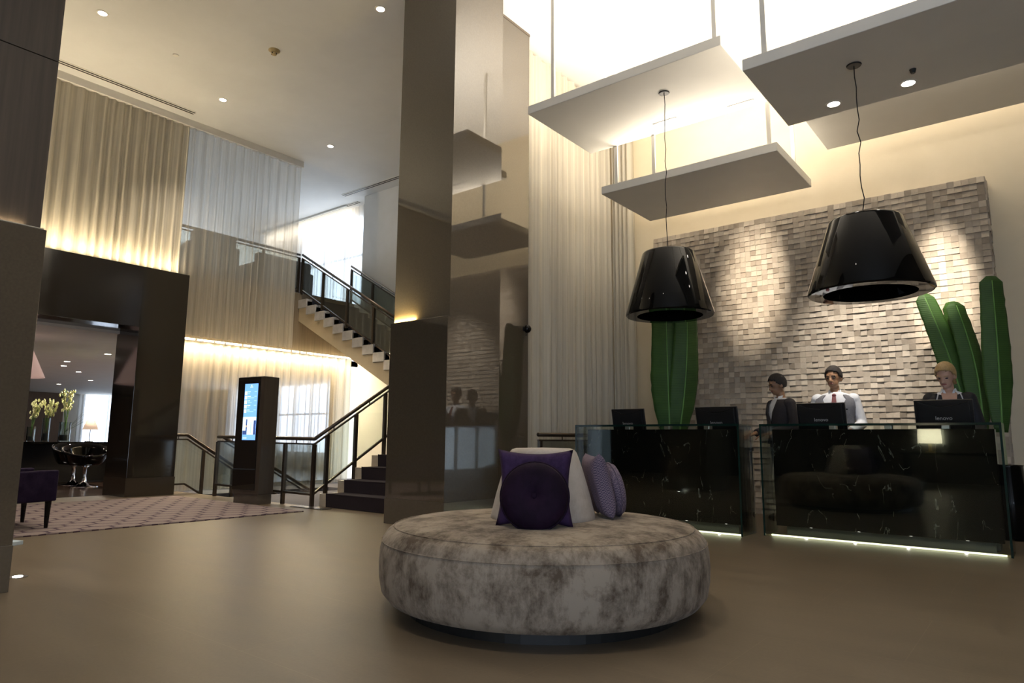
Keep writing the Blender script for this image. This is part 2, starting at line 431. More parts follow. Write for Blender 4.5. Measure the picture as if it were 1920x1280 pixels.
# main floor around the stair well
fb = MB(); fb.box(-12.4, 5, -5, 6.0, -0.2, 0); fb.box(-8.3, 5, 6.0, 10.5, -0.2, 0)
struct('floor', fb, M_floor, 'brown stone lobby floor')
fb = MB(); fb.box(XM-0.6, -11.9, 6.0, 10.5, -0.3, -0.04); fb.box(-11.05, -8.3, 6.0, 10.5, -0.3, -0.04); fb.box(-11.9, -11.05, 8.9, 10.5, -0.3, -0.04)
struct('floor_stairwell', fb, M_carpetblue, 'blue grey carpet behind the stair railing')
fb = MB(); fb.box(-32.2, -12.4, -3, 6.0, -0.2, -0.001); fb.box(-32.2, XM-0.6, 6.0, 13.7, -0.2, -0.001)
struct('floor_lounge', fb, M_lounge_floor, 'dark polished wood floor of the lounge')
struct('ceiling', MB().box(-20.5, 5, -5, 10.9, CZ, CZ+0.2), M_ceiling, 'white ceiling of the tall lobby')
struct('ceiling_lounge', MB().box(-32.2, -12.5, -3, 5.6, 2.72, 2.85).box(-32.2, XM-0.6, 5.6, 13.7, 2.72, 2.85), M_white, 'low white lounge ceiling')
# reception wall, right wall with glazed front, wall behind the camera
struct('wall_reception', MB().box(-5.9, 5, YW, YW+0.2, 0, CZ), M_cream, 'cream wall behind the reception')
struct('baseboard_reception', MB().box(-0.33, 5, YW-0.02, YW, 0, 0.34), M_skirt, 'dark skirting at the reception wall')
wb = MB(); wb.box(5, 5.2, -5, -4.6, 0, CZ); wb.box(5, 5.2, -0.4, YW+0.2, 0, CZ); wb.box(5, 5.2, -4.6, -0.4, 3.2, CZ)
struct('wall_right', wb, M_colwood, 'dark veneered side wall with glazed entrance')
win = thing('window_1', 'glazed entrance front out of view to the right', 'window', (5.1, -2.5, 0), kind='structure')
for i in range(5): MB().box(-0.04, 0.04, -2.1+i*1.05-0.04, -2.1+i*1.05+0.04, 0, 3.2).build('mullion', M_dark, win)
MB().box(-0.04, 0.04, -2.1, 2.1, 2.36, 2.44).build('transom', M_dark, win)
wb = MB(); wb.box(-12.6, 0.2, -5.2, -5, 0, CZ); wb.box(4.7, 5.2, -5.2, -5, 0, CZ); wb.box(0.2, 4.7, -5.2, -5, 3.4, CZ)
struct('wall_front', wb, M_colwood, 'dark veneered wall behind the viewer')
wn = thing('window_6', 'glazed shop front behind the viewer', 'window', (2.45, -5.1, 0), kind='structure')
for i in range(4): MB().box(-2.25+i*1.5-0.04, -2.25+i*1.5+0.04, -0.04, 0.04, 0, 3.4).build('mullion', M_dark, wn)
portal('window_portal', (2.45, -4.95, 1.7), (-PI/2, 0, 0), 4.4, 3.3)
# far wall (upstairs and lounge end), with windows
wb = MB()
wb.box(-20.5, -15.6, 10.5, 10.7, 2.85, CZ); wb.box(-15.6, -13.0, 10.5, 10.7, 2.85, MZ+0.1); wb.box(-15.6, -13.0, 10.5, 10.7, 6.5, CZ); wb.box(-13.0, -12.6, 10.5, 10.7, 2.85, CZ)
struct('wall_far', wb, M_white, 'white wall at the far end of the mezzanine')
struct('wall_pier', MB().box(-12.6, -5.7, 10.1, 10.7, -0.2, CZ), M_white, 'pale wall behind the staircase')
wb = MB(); wb.box(-20.5, -20.3, -3, 2.0, 2.85, CZ); wb.box(-20.5, -20.3, 10.2, 10.7, 2.85, CZ); wb.box(-20.5, -20.3, 2.0, 10.2, 2.85, 4.75); wb.box(-20.5, -20.3, 2.0, 10.2, 6.45, CZ)
struct('wall_mezzanine', wb, M_white, 'white back wall of the mezzanine')
wn = thing('window_5', 'wide window at the back of the mezzanine behind the tall sheer', 'window', (-20.4, 6.1, 4.75), kind='structure')
for i in range(6): MB().box(-0.04, 0.04, -4.1+i*1.64-0.04, -4.1+i*1.64+0.04, 0, 1.7).build('mullion', M_white, wn)
struct('wall_mezzanine_near', MB().box(-20.5, -12.6, -3.2, -3, 2.85, CZ), M_white, 'near end wall of the mezzanine')
struct('wall_curtain', MB().box(-5.95, -5.72, 7.3, YW, 0, CZ), M_cream, 'wall behind the reception voile')
# lounge walls
wb = MB(); wb.box(-32.2, -32, -3, 10.9, 0, 2.72); 
struct('wall_lounge', MB().box(-32.2, -32, -3, 10.53, 0, 2.72), M_woodwall, 'walnut panelled end wall of the lounge')
struct('wall_lounge_white', MB().box(-32.2, -32, 10.53, 11.3, 0, 2.72), M_white, 'white strip of the lounge end wall')
wb = MB(); wb.box(-32.2, -24, 13.5, 13.7, 0, 2.72); wb.box(-16.5, XM-0.6, 13.5, 13.7, 0, 2.72); wb.box(-24, -16.5, 13.5, 13.7, 0, 0.5); wb.box(-32.2, -32, 13.2, 13.7, 0, 2.72)
struct('wall_lounge_side', wb, M_white, 'white window wall of the lounge')
struct('wall_lounge_near', MB().box(-32.2, -12.5, -3.2, -3, 0, 2.72), M_woodwall, 'walnut wall at the near end of the lounge')
wb = MB(); wb.box(XM-0.75, XM-0.6, 10.1, 13.7, 0, 2.85)
struct('wall_stairwell', wb, M_cream, 'cream wall closing the stairwell')
# windows with frames
for k, (nm, lab, x0, x1, y, z0, z1, nx) in enumerate([('window_2', 'bright tall window at the top of the stairs', -15.6, -13.0, 10.6, MZ+0.1, 6.5, 3), ('window_3', 'lounge window seen through the lower sheer', -24, -16.5, 13.6, 0.5, 2.72, 8)]):
    wn = thing(nm, lab, 'window', ((x0+x1)/2, y, z0), kind='structure'); wd = (x1-x0)/2
    for i in range(nx+1):
        xx = -wd + 2*wd*i/nx; MB().box(xx-0.035, xx+0.035, -0.04, 0.04, 0, z1-z0).build('mullion', M_white, wn)
    MB().box(-wd, wd, -0.04, 0.04, (z1-z0)*0.55, (z1-z0)*0.55+0.06).build('transom', M_white, wn)
wn = thing('window_4', 'tall window at the end of the lounge', 'window', (-32.1, 12.25, 0), kind='structure')
for i in range(3): MB().box(-0.04, 0.04, -0.95+i*0.95-0.03, -0.95+i*0.95+0.03, 0, 2.72).build('mullion', M_white, wn)
portal('window_portal', (4.95, -2.5, 1.6), (0, PI/2, 0), 3.1, 4.1)
portal('window_portal', (-20.27, 6.1, 5.6), (0, -PI/2, 0), 1.65, 8.1)
portal('window_portal', (-14.3, 10.47, 5.38), (PI/2, 0, 0), 2.55, 2.2)
portal('window_portal', (-20.25, 13.47, 1.6), (PI/2, 0, 0), 7.4, 2.1)

# ---- mezzanine slab, fascia
mz = MB(); mz.box(-20.5, XM, -5, 10.5, 2.85, MZ)
struct('floor_mezzanine', mz, M_white, 'mezzanine floor slab')
struct('trim_1', MB().box(XM, XM+0.03, 5.6, 10.1, 2.86, MZ-0.01), M_fascia, 'brown veneered fascia of the mezzanine edge')

# ---- dark portal to the lounge
PXF = -11.75
pb = MB(); pb.box(-12.6, PXF, 4.85, 5.62, 0.3, 3.80); pb.box(-12.6, PXF, -5, 4.85, 2.77, 3.80); pb.box(-12.6, PXF, -5, 0.9, 0.3, 2.77)
struct('wall_left', pb, M_portal, 'dark lacquered portal wall to the lounge', bevel=0.004)
struct('baseboard_left', MB().box(-12.6, PXF+0.008, 4.842, 5.628, 0, 0.3).box(-12.6, PXF+0.008, -5, 0.908, 0, 0.3), mat('portal_base', (0.05, 0.038, 0.026), 0.25), 'dark taupe base course of the portal')
struct('wall_left_upper', MB().box(-12.6, -12.3, -5, 5.6, 3.8, CZ), M_cream, 'wall behind the beige drape')
cv = thing('cove_light', 'warm cove light strip along the top of the dark portal', 'cove light', (-11.90, 3.0, 3.78))
MB().box(-0.02, 0.02, -3.6, 2.55, 0.021, 0.035).build('led_strip', M_led, cv)
area('cove_lamp', (0.0, -0.5, 0.045), (0, math.radians(200), 0), 0.06, 6.0, P_COVE, WARM, cv)

# ---- ceiling slots
def slot(label, p0, p1):
    p0, p1 = Vector(p0), Vector(p1); c = (p0+p1)/2
    t = thing('air_slot', label, 'air vent', c, group='slot diffusers in the ceiling')
    d = (p1-p0); n = d.cross(Vector((0, 0, 1))).normalized()
    MB(off=c).bar(p0 - Vector((0, 0, 0.004)), p1 - Vector((0, 0, 0.004)), 0.15, 0.008).build('frame', M_white, t)
    for s in (-1, 1):
        MB(off=c).bar(p0 + n*0.032*s - Vector((0, 0, 0.010)), p1 + n*0.032*s - Vector((0, 0, 0.010)), 0.026, 0.006).build('slot_opening', M_dark, t)
slot('long dark double slot in the ceiling above the beige drape', (-11.70, 0.5, CZ), (-11.70, 5.45, CZ))
slot('dark double slot in the ceiling at the top of the stairs', (-12.95, 9.75, CZ), (-8.0, 9.75, CZ))
slot('dark slot in the ceiling along the bright mezzanine window', (-17.5, 10.25, CZ), (-13.0, 10.25, CZ))
struct('trim_2', MB().box(XL-0.06, XL+0.06, -5, 7.97, CZ-0.13, CZ), M_white, 'white curtain pelmet on the ceiling', bevel=0.005)

# ================================================================== CURTAINS
def curtain(name, label, m, p0, p1, z0, z1, amp=0.05, wl=0.16, seed=1, group=None, nz=6):
    rnd = random.Random(seed); p0, p1 = Vector((*p0, 0)), Vector((*p1, 0)); d = p1-p0; Lh = d.length; d.normalize(); n = Vector((-d.y, d.x, 0))
    # irregular fold phases
    ph = [0.0]; st = wl/9.0; k = int(Lh/st); f = 1.0
    am = []
    a_now = 1.0
    for i in range(k+1):
        if i % 9 == 0: f = rnd.uniform(0.65, 1.5); a_t = rnd.uniform(0.55, 1.25)
        a_now += (a_t-a_now)*0.2; am.append(a_now); ph.append(ph[-1] + 2*PI*st/wl*f)
    c = (p0+p1)/2 + Vector((0, 0, z0))
    mb = MB(off=c)
    sway = [rnd.uniform(-1, 1) for _ in range(k+1)]
    def fn(u, v):
        i = min(int(round(u*k)), k)
        spread = 0.8 + 0.35*(1-v)
        off = amp*am[i]*spread*math.sin(ph[i] + 0.25*math.sin(3*v+i*0.03))
        q = p0 + d*(Lh*u) + n*off
        return (q.x, q.y, z0 + (z1-z0)*v)
    mb.grid(fn, k, nz)
    o = mb.build(name, m, smooth=True); o.location = c
    return tag(o, label, 'curtain', group)
curtain('drape', 'beige pleated drape glowing above the dark portal', M_drape, (XL, 1.0), (XL, 5.55), 3.72, CZ-0.1, 0.045, 0.17, 1)
curtain('sheer_curtain', 'tall white sheer hanging in front of the mezzanine edge', M_sheer, (XL, 5.55), (XL, 7.93), 2.78, CZ-0.1, 0.055, 0.18, 2)
curtain('sheer_curtain', 'cream sheer lit from above under the mezzanine, behind the stair railings', M_sheer_low, (XM+0.06, 5.6), (XM+0.06, 10.05), -0.03, 2.84, 0.045, 0.24, 3, nz=4)
curtain('voile_curtain', 'tall white voile between the taupe column and the reception wall', M_sheer_rec, (-5.6, 7.28), (-5.6, YW-0.05), 0.01, CZ-0.1, 0.055, 0.20, 4)
curtain('voile_curtain', 'narrow gathered cream voile in the corner of the reception wall', M_sheer_rec, (-5.55, YW-0.08), (-5.12, YW-0.08), 0.01, CZ-0.5, 0.028, 0.10, 5)
curtain('voile_curtain', 'white voile over the bright window at the top of the stairs', M_sheer_win, (-17.5, 10.4), (-12.75, 10.4), MZ+0.01, CZ-0.03, 0.04, 0.16, 6, nz=3)
curtain('voile_curtain', 'white voile at the end window of the lounge', M_sheer_win, (-31.85, 11.0), (-31.85, 13.2), 0.01, 2.7, 0.04, 0.16, 7, nz=2)
curtain('voile_curtain', 'white voile along the side windows of the lounge', M_sheer_win, (-24.2, 13.3), (-16.2, 13.3), 0.01, 2.7, 0.04, 0.22, 8, nz=2)
# LED line under the mezzanine edge
ld = thing('led_strip', 'bright strip light under the mezzanine edge, broken into dashes as if by curtain folds', 'strip light', (XM+0.14, 7.85, 2.80))
rnd = random.Random(3)
y = -2.1
while y < 2.1:
    l = rnd.uniform(0.06, 0.2); MB().box(-0.012, 0.012, y, min(y+l, 2.15), 0, 0.03).build('led_dash', M_led, ld); y += l + rnd.uniform(0.02, 0.06)  # gaps shape in the shade of curtain folds over a continuous strip
area('led_lamp', (0.05, 0, -0.02), (0, 0, 0), 0.08, 4.2, 75, WARM, ld)
cl = thing('curtain_light', 'hidden warm strip light above the voile of the upstairs window', 'strip light', (-15.4, 10.2, CZ-0.05))
MB().box(-2.0, 2.0, -0.02, 0.02, 0.0, 0.03).build('led_strip', M_white, cl)
area('curtain_lamp', (0, 0.03, -0.02), (math.radians(25), 0, 0), 4.0, 0.08, 12, WARM2, cl)

# ================================================================== COLUMNS
def column(label, x0, x1, y0, y1, glow=None, glowlen=0.4):
    c = ((x0+x1)/2, (y0+y1)/2, 0); t = thing('column', label, 'column', c)
    CT = 2.34
    def bx(g, z0, z1): return MB(off=c).box(x0-g, x1+g, y0-g, y1+g, z0, z1)
    bx(0.004, 0, 0.285).build('skirting', M_columnbase, t, bevel=0.003)
    bx(0.0, 0.285, CT).build('lower_cladding', M_column, t, bevel=0.003)
    if glow == 'x':
        bx(-0.03, CT, 3.55).build('upper_cladding', M_colwood, t, bevel=0.003)
        bx(-0.03, 3.556, CZ).build('top_cladding', M_colwood, t, bevel=0.003)
    else:
        MB(off=c).box(x0+0.03, x1, y0+0.03, y1, CT, CZ).build('upper_cladding', M_column, t)
    return t, CT
c1, CT = column('dark column at the left edge with veneered upper shaft', -6.14, -5.2, 0.55, 1.505, glow='x')
c2, CT = column('tall taupe lacquered column behind the round ottoman', -6.15, -5.2, 5.40, 6.32, glow='y')
# light strips on the ledges of the cladding
MB().box(0.0, 0.025, -0.45, 0.46, CT+0.002, CT+0.008).build('led_strip', mat('led_off', (0.5, 0.45, 0.35), 0.5), c1).location = (0.445, 0, 0)
area('ledge_lamp', (0.457, -0.05, CT+0.012), (0, math.radians(172), 0), 0.012, 0.8, 0.35, WARM, c1)
MB().box(-0.46, 0.02, 0.012, 0.022, CT+0.0005, CT+0.003).build('led_strip', mat('led_dim', (0.9, 0.7, 0.3), 0.5, emit=(1.0, 0.72, 0.25), estr=1.5), c2).location = (0, -0.455, 0)
area('ledge_lamp', (-0.26, -0.444, CT+0.006), (math.radians(184), 0, 0), 0.38, 0.010, 6.0, (1.0, 0.74, 0.3), c2)
t = thing('pilaster', 'glossy taupe pier wall between the column and the voile', 'column', (-5.75, 6.85, 0))
MB().box(-0.3, 0.3, -0.52, 0.38, 0.285, CZ-0.02).build('cladding', M_column, t, bevel=0.003)
MB().box(-0.304, 0.304, -0.52, 0.384, 0, 0.285).build('skirting', M_columnbase, t, bevel=0.003)
MB().box(-0.3, 0.306, -0.52, 0.386, CZ-0.04, CZ-0.005).build('top_edge', M_skirt, t)
t = thing('security_camera', 'small dark dome camera on the edge of the pier wall', 'security camera', (-5.45, 7.14, 2.44))
MB().cyl((0, 0, 0), (0.04, 0, 0), 0.035, 0.03, 16).build('base', M_dark, t)
MB().ell((0.055, 0.0, -0.005), (0.05, 0.055, 0.055), 20, 12).build('dome', M_black, t, smooth=True)
MB().tube([(0.02, 0.0, -0.03), (0.03, 0.01, -0.07), (0.02, 0.02, -0.09)], 0.006).build('cable', M_dark, t)

# ================================================================== STAIRS
RISE, GO = 0.1778, 0.31
NL = 9
LZ = RISE*NL                # landing level 1.6
SX0, SX1 = -8.3, -6.2
SY0 = 6.06
LY = SY0 + (NL-1)*GO        # front of landing
st = thing('staircase', 'stone staircase with dark carpet rising behind the taupe column', 'staircase', (-8.3, 7.5, 0))
so = (-8.3, 7.5, 0)
for i in range(NL-1):
    MB(off=so).box(SX0, SX1, SY0+i*GO, LY+0.02, i*RISE, (i+1)*RISE).build('step', M_stone, st, bevel=0.006)
    y0 = SY0+i*GO
    cm = MB(off=so); cm.box(SX0+0.17, SX1-0.17, y0-0.014, y0+0.002, i*RISE+0.002, (i+1)*RISE+0.012); cm.box(SX0+0.17, SX1-0.17, y0-0.014, y0+GO, (i+1)*RISE, (i+1)*RISE+0.012)
    cm.build('carpet_runner', M_carpet, st, bevel=0.005)
MB(off=so).box(SX0, -6.0, LY, 10.08, 1.2, LZ).build('landing', M_stone, st)
MB(off=so).box(SX0+0.0, -6.0, LY+0.001, 10.08, LZ, LZ+0.01).build('landing_carpet', M_carpetblue, st)
# upper flight going towards -x
NU = 15
RU = (MZ-LZ)/NU; GU = (abs(XM)-8.3)/(NU-1)
UY0, UY1 = 8.6, 10.06
for i in range(NU-1):
    xa = -8.3 - i*GU
    s1 = MB(off=so).box(xa-GU, xa, UY0-0.03, UY1, LZ+i*RU-0.02, LZ+(i+1)*RU).build('step', M_stonegrey, st, bevel=0.004)
    cm = MB(off=so); cm.box(xa-0.002, xa+0.012, UY0+0.12, UY1-0.05, LZ+i*RU+0.002, LZ+(i+1)*RU+0.01); cm.box(xa-GU, xa+0.012, UY0+0.12, UY1-0.05, LZ+(i+1)*RU, LZ+(i+1)*RU+0.01)
    cm.build('carpet_runner', MATS['plum_carpet'] if False else noisy('navy_carpet', (0.022, 0.022, 0.034), (0.035, 0.035, 0.052), 100, 0.95), st)
cm = MB(off=so); cm.box(XM-0.002, XM+0.012, UY0+0.12, UY1-0.05, MZ-RU+0.002, MZ+0.01); cm.build('carpet_runner', MATS['navy_carpet'], st)
slope = (MZ-LZ)/(abs(XM)-8.3)
prof = [(XM, MZ-0.03), (XM, MZ-0.62)]
prof += [(-8.3, LZ-0.42), (-8.3, LZ)]
for i in range(NU-1):
    xa = -8.3 - i*GU
    prof += [(xa, LZ+(i+1)*RU-0.05), (xa-GU, LZ+(i+1)*RU-0.05)]
MB(off=so).prism(prof[:-1] + [(XM, MZ-RU-0.05)] if False else prof, 1, UY0, UY0+0.12).build('stringer', M_stringer, st)
prof2 = [(XM, MZ-0.60), (-8.3, LZ-0.40), (-8.3, LZ-0.25), (XM, MZ-0.45)]
MB(off=so).prism(prof2, 1, UY0+0.12, UY1).build('soffit', M_stringer, st)
# descending flight in the well
sd = thing('staircase', 'carpeted steps leading down between the two descending handrails', 'staircase', (-11.475, 6.0, 0))
for i in range(9):
    MB().box(-0.42, 0.42, i*0.3, 2.9, -(i+1)*0.175-0.175, -(i+1)*0.175).build('step', M_carpetblue, sd)
for s in (-1, 1): MB().box(0.425*s-0.01, 0.425*s+0.01, 0, 2.9, -1.9, -0.3).build('side_wall', M_stringer, sd)

# ---- railings
def railing(label, path, posts, base=0.0, bottom=True, glass=True, low=0.12, infl=None, H0=0.0):
    """path: list of 3-D points of the top handrail; posts: (point on floor, top point)"""
    c = Vector(path[0]) - Vector((0, 0, path[0][2])) ; c.z = min(p[0][2] for p in posts) if posts else 0
    t = thing('railing', label, 'railing', c, group='bronze handrails with glass infill')
    pts = [Vector(p) for p in path]
    MB(off=c).tube(pts, 0.028, 12).build('handrail', M_bronze, t, smooth=True)
    dn = Vector((0, 0, -0.075))
    b2 = MB(off=c)
    for a, b in zip(pts, pts[1:]): b2.bar(a+dn, b+dn, 0.03, 0.022)
    b2.build('under_rail', M_bronze, t)
    for a, b in zip(pts, pts[1:]):
        n = max(1, int((b-a).length/0.75))
        for i in range(n):
            q = a.lerp(b, (i+0.5)/n); MB(off=c).cyl(q+dn, q, 0.008, n=8).build('rail_spacer', M_bronze, t)
    for p, q in posts:
        MB(off=c).bar(p, Vector(q)+dn, 0.05, 0.05).build('post', M_bronze, t, bevel=0.004)
    if bottom:
        b3 = MB(off=c); g = MB(off=c)
        dl = Vector((0, 0, infl if infl else -0.80))
        for a, b in zip(pts, pts[1:]): b3.bar(a+dl, b+dl, 0.035, 0.03)
        b3.build('bottom_rail', M_bronze, t)
        if glass:
            for a, b in zip(pts, pts[1:]):
                nrm = (b-a).cross(Vector((0, 0, 1))).normalized()*0.004
                a0, b0, a1, b1 = a+dl, b+dl, a+dn, b+dn
                vs = [a0-nrm, b0-nrm, b1-nrm, a1-nrm, a0+nrm, b0+nrm, b1+nrm, a1+nrm]
                MB(off=c).add(vs, [(0, 1, 2, 3), (7, 6, 5, 4), (0, 4, 5, 1), (1, 5, 6, 2), (2, 6, 7, 3), (3, 7, 4, 0)]).build('glass_panel', M_glass, t)
    return t
RY = 5.95
rs = RISE/GO
yy = lambda y: 0.955 + (y-RY)*0.62
railing('railing from the kiosk turning up beside the lower stairs', [(-11.0, RY, 0.975), (-8.32, RY, 0.955), (-8.32, 7.25, yy(7.25)), (-8.32, 8.6, yy(8.6))],
        [((-11.0, RY, 0), (-11.0, RY, 0.97)), ((-9.04, RY, 0), (-9.04, RY, 0.96)), ((-8.32, RY, 0), (-8.32, RY, 0.95))] +
        [((-8.32, y, max(0, (y-SY0)*rs)), (-8.32, y, yy(y))) for y in (6.17, 6.68, 7.25, 7.85, 8.5)], infl=-0.785)
us = lambda x: LZ + (-8.3-x)*slope
railing('railing up the near side of the upper stair flight', [(XM+0.0, 8.64, us(XM)+0.88), (-8.35, 8.64, us(-8.35)+0.88)],
        [((x, 8.64, us(x)-0.02), (x, 8.64, us(x)+0.88)) for x in (XM+0.02, -12.05, -11.2, -10.35, -9.5, -8.65)], infl=-0.80)
railing('railing up the far side of the upper stair flight', [(XM, 10.0, us(XM)+0.9), (-8.35, 10.0, us(-8.35)+0.9)],
        [((x, 10.0, us(x)), (x, 10.0, us(x)+0.9)) for x in (XM+0.02, -12.05, -11.2, -10.35, -9.5)], infl=-0.80)
railing('railing along the mezzanine edge seen through the tall sheer', [(XM-0.04, 3.0, 5.03), (XM-0.04, 8.6, 5.03)],
        [((XM-0.04, y, MZ), (XM-0.04, y, 5.03)) for y in (3.5, 4.6, 5.7, 6.7, 7.7, 8.58)], infl=-0.80)
railing('railing going down beside the dark portal', [(-11.9, 5.56, 1.0), (-11.9, 5.87, 1.0), (-11.9, 8.2, 1.0-2.33*0.62)],
        [((-11.9, y, -0.04 if y < 6.0 else -0.04-(y-6.0)*0.58), (-11.9, y, 1.0 if y < 5.87 else 1.0-(y-5.87)*0.62)) for y in (6.18, 6.75, 7.4)], infl=-0.84)
railing('railing going down behind the digital kiosk', [(-11.05, RY+0.12, 0.97), (-11.05, 8.6, 0.97-2.53*0.55)],
        [((-11.05, y, -0.3 - (y-6.0)*0.3), (-11.05, y, 0.97-(y-6.07)*0.55)) for y in (6.9, 7.9)], bottom=False)
railing('short railing in front of the reception voile', [(-5.3, 7.26, 1.035), (-5.3, 9.5, 1.035)],
        [((-5.3, y, 0), (-5.3, y, 1.03)) for y in (7.3, 8.35, 9.45)], infl=-0.86)
t = thing('floor_grille', 'slatted metal floor grille at the foot of the stairs', 'grille', (-8.22, 5.86, 0))
MB().box(-0.36, 0.36, -0.09, 0.09, 0, 0.006).build('frame', M_dark, t)
for i in range(12): MB().box(-0.34+i*0.06, -0.315+i*0.06, -0.08, 0.08, 0.006, 0.010).build('slat', M_steel, t)

# ================================================================== TILE FEATURE WALL
TX0, TX1, TY, TZ = -4.655, -0.38, 9.45, 4.10
tw = thing('wall_tile', 'feature wall of small uneven stone tiles behind the reception', 'wall', (-2.5, TY, 0), kind='structure')
to = (-2.5, TY, 0)
MB(off=to).box(TX0, TX1, TY, YW, 0, TZ-0.002).build('backing', M_tile, tw)
TS, TH = 0.075, 0.0745
rnd = random.Random(11)
variants = []
for k in range(14):
    h = 0.5*TS-0.0002; hz = 0.5*TH-0.0002; base = rnd.uniform(0.014, 0.022)
    tv = rnd.choice((0, 0.3, 1, 1, 1, -0.5))*rnd.uniform(0.004, 0.0115); th_ = rnd.uniform(-0.005, 0.005)
    def dp(sx, sz): return max(0.004, base - sz*tv*0.8 + sx*th_)   # positive tv: lower edge proud
    vs = [(-h, 0, -hz), (h, 0, -hz), (h, 0, hz), (-h, 0, hz), (-h, -dp(-1, -1), -hz), (h, -dp(1, -1), -hz), (h, -dp(1, 1), hz), (-h, -dp(-1, 1), hz)]
    variants.append((vs, [(3, 2, 1, 0), (4, 5, 6, 7), (0, 1, 5, 4), (1, 2, 6, 5), (2, 3, 7, 6), (3, 0, 4, 7)]))
def vm(k):
    b = MB(); b.add(*variants[k]); return b.mesh('tile', M_tile)
vmesh = [vm(k) for k in range(14)]
cells = []
for i in range(57):
    for j in range(55):
        cells.append((TX0+(i+0.5)*TS, (j+0.5)*TH, rnd.randrange(14)))
def proj(p):
    d = Vector(p)-Vector((0, 0, H)); z = d.dot(fwd); return 960+F_PX*d.dot(R_)/z, 640-F_PX*d.dot(U_)/z
def clear(x, z):
    u, v = proj((x, TY, z))
    if v > 780 or u > 1915: return False
    if 1525 < u < 1750 and 390 < v < 580: return False
    if 1725 < u < 1900 and v > 515: return False
    return True
near = sorted([c for c in cells if clear(c[0], c[1])], key=lambda c: (Vector((c[0], TY, c[1]))-Vector((0, 0, H))).length)[:300]
nearset = set((c[0], c[1]) for c in near)
rest = MB(off=to)
for x, z, k in cells:
    if (x, z) in nearset:
        o = bpy.data.objects.new('tile', vmesh[k]); COL.objects.link(o); o.parent = tw; o.location = (x-to[0], 0, z)
    else:
        vs, fs = variants[k]; rest.add([(x+p[0], TY+p[1], z+p[2]) for p in vs], fs)
# side return of the wall
for jz in range(55):
    for jy in range(4):
        d = 0.008+0.012*random.random(); y0 = TY+jy*0.086; z0 = jz*TH
        rest.box(TX1, TX1+d, y0+0.001, y0+0.085, z0+0.001, z0+TH-0.001)
r_o = rest.build('tile_field', M_tile, tw); r_o['kind'] = 'stuff'

# ================================================================== HANGING PANELS
def hpanel(label, x0, x1, y0, y1, z, th=0.108, rods=None, lights=(), power=P_PANEL):
    c = ((x0+x1)/2, (y0+y1)/2, z); t = thing('hanging_panel', label, 'ceiling panel', c, group='white panels hung from the reception ceiling')
    MB(off=c).box(x0, x1, y0, y1, z, z+th).build('slab', M_panel, t, bevel=0.006)
    for rx, ry in rods or [(x0+0.35, y0+0.1), (x1-0.35, y0+0.1), (x0+0.35, y1-0.15), (x1-0.35, y1-0.15)]:
        MB(off=c).box(rx-0.022, rx+0.022, ry-0.012, ry+0.012, z+th, CZ).build('hanger', M_panel, t)
    MB(off=c).box(x0+0.3, x1-0.3, y0+0.3, y1-0.3, z+th, z+th+0.03).build('uplight', mat('uplight_housing', (0.8, 0.8, 0.78), 0.5), t)
    area('uplight_lamp', (0, 0, th+0.04), (PI, 0, 0), (x1-x0)*0.72, (y1-y0)*0.6, power, WARM2, t)
    return t
pA = hpanel('white hanging panel nearest the column, over the left pendant', -4.70, -2.28, 6.21, 7.66, 4.9, rods=[(-4.36, 6.26), (-2.36, 6.26), (-4.36, 7.5), (-2.4, 7.5)])
pB = hpanel('largest hanging panel at upper right with two bright downlights', -1.876, 0.9, 5.61, 6.95, 4.2, rods=[(-1.70, 5.68), (0.5, 5.68), (-1.70, 6.8), (0.5, 6.8)])
pC = hpanel('lowest hanging panel in the middle, in front of the stone wall', -4.50, -2.187, 7.60, 9.02, 4.25, rods=[(-4.3, 7.66), (-3.75, 7.66), (-2.3, 7.7), (-2.24, 8.45)], power=P_PANEL*0.8)
pD = hpanel('hanging panel at far right behind the one with downlights', -1.95, 0.9, 7.5, 8.92, 4.66, power=P_PANEL*0.7)
for (x, y) in ((-3.45, 7.37), (-2.55, 7.5)):
    MB().box(x-0.16+3.49, x+0.16+3.49, y-6.935-0.012, y-6.935+0.012, -0.003, 0.001).build('slot_opening', M_dark, pA)
def recessed(parent, off, x, y, lab=None):
    t_ = MB().lathe([(0.075, -0.004), (0.075, 0.004), (0.055, 0.004), (0.055, -0.004)], 24, (x-off[0], y-off[1], 0), closed=True).build('downlight_rim', M_white, parent)
    MB().cyl((x-off[0], y-off[1], -0.003), (x-off[0], y-off[1], 0.003), 0.054, n=24).build('downlight_lens', M_lamp, parent)
bo = (-0.488, 6.28)
recessed(pB, bo, -1.39, 6.731); recessed(pB, bo, -0.759, 6.729)
spot('wall_spot', (-1.39-bo[0], 6.74-bo[1], -0.03), (-3.12-bo[0], 9.45-bo[1], 3.2-4.2), P_SPOT*1.7, WARM2, math.radians(30), 1.0, pB).scale = (0.55, 1.2, 1.0)
spot('wall_spot', (-0.759-bo[0], 6.74-bo[1], -0.03), (-0.87-bo[0], 9.45-bo[1], 2.75-4.2), P_SPOT*1.7, WARM2, math.radians(30), 1.0, pB).scale = (0.55, 1.2, 1.0)
do_ = (-0.525, 8.21)
recessed(pD, do_, -1.55, 7.75)
spot('wall_spot', (-1.55-do_[0], 7.75-do_[1], -0.03), (-1.8-do_[0], 9.45-do_[1], 1.9-4.66), P_SPOT*0.9, (1.0, 0.93, 0.84), math.radians(44), 1.0, pD)
MB().cyl((-0.69-bo[0], 6.49-bo[1], -0.035), (-0.69-bo[0], 6.49-bo[1], 0), 0.018, 0.028, 12).build('sprinkler', M_dark, pB)

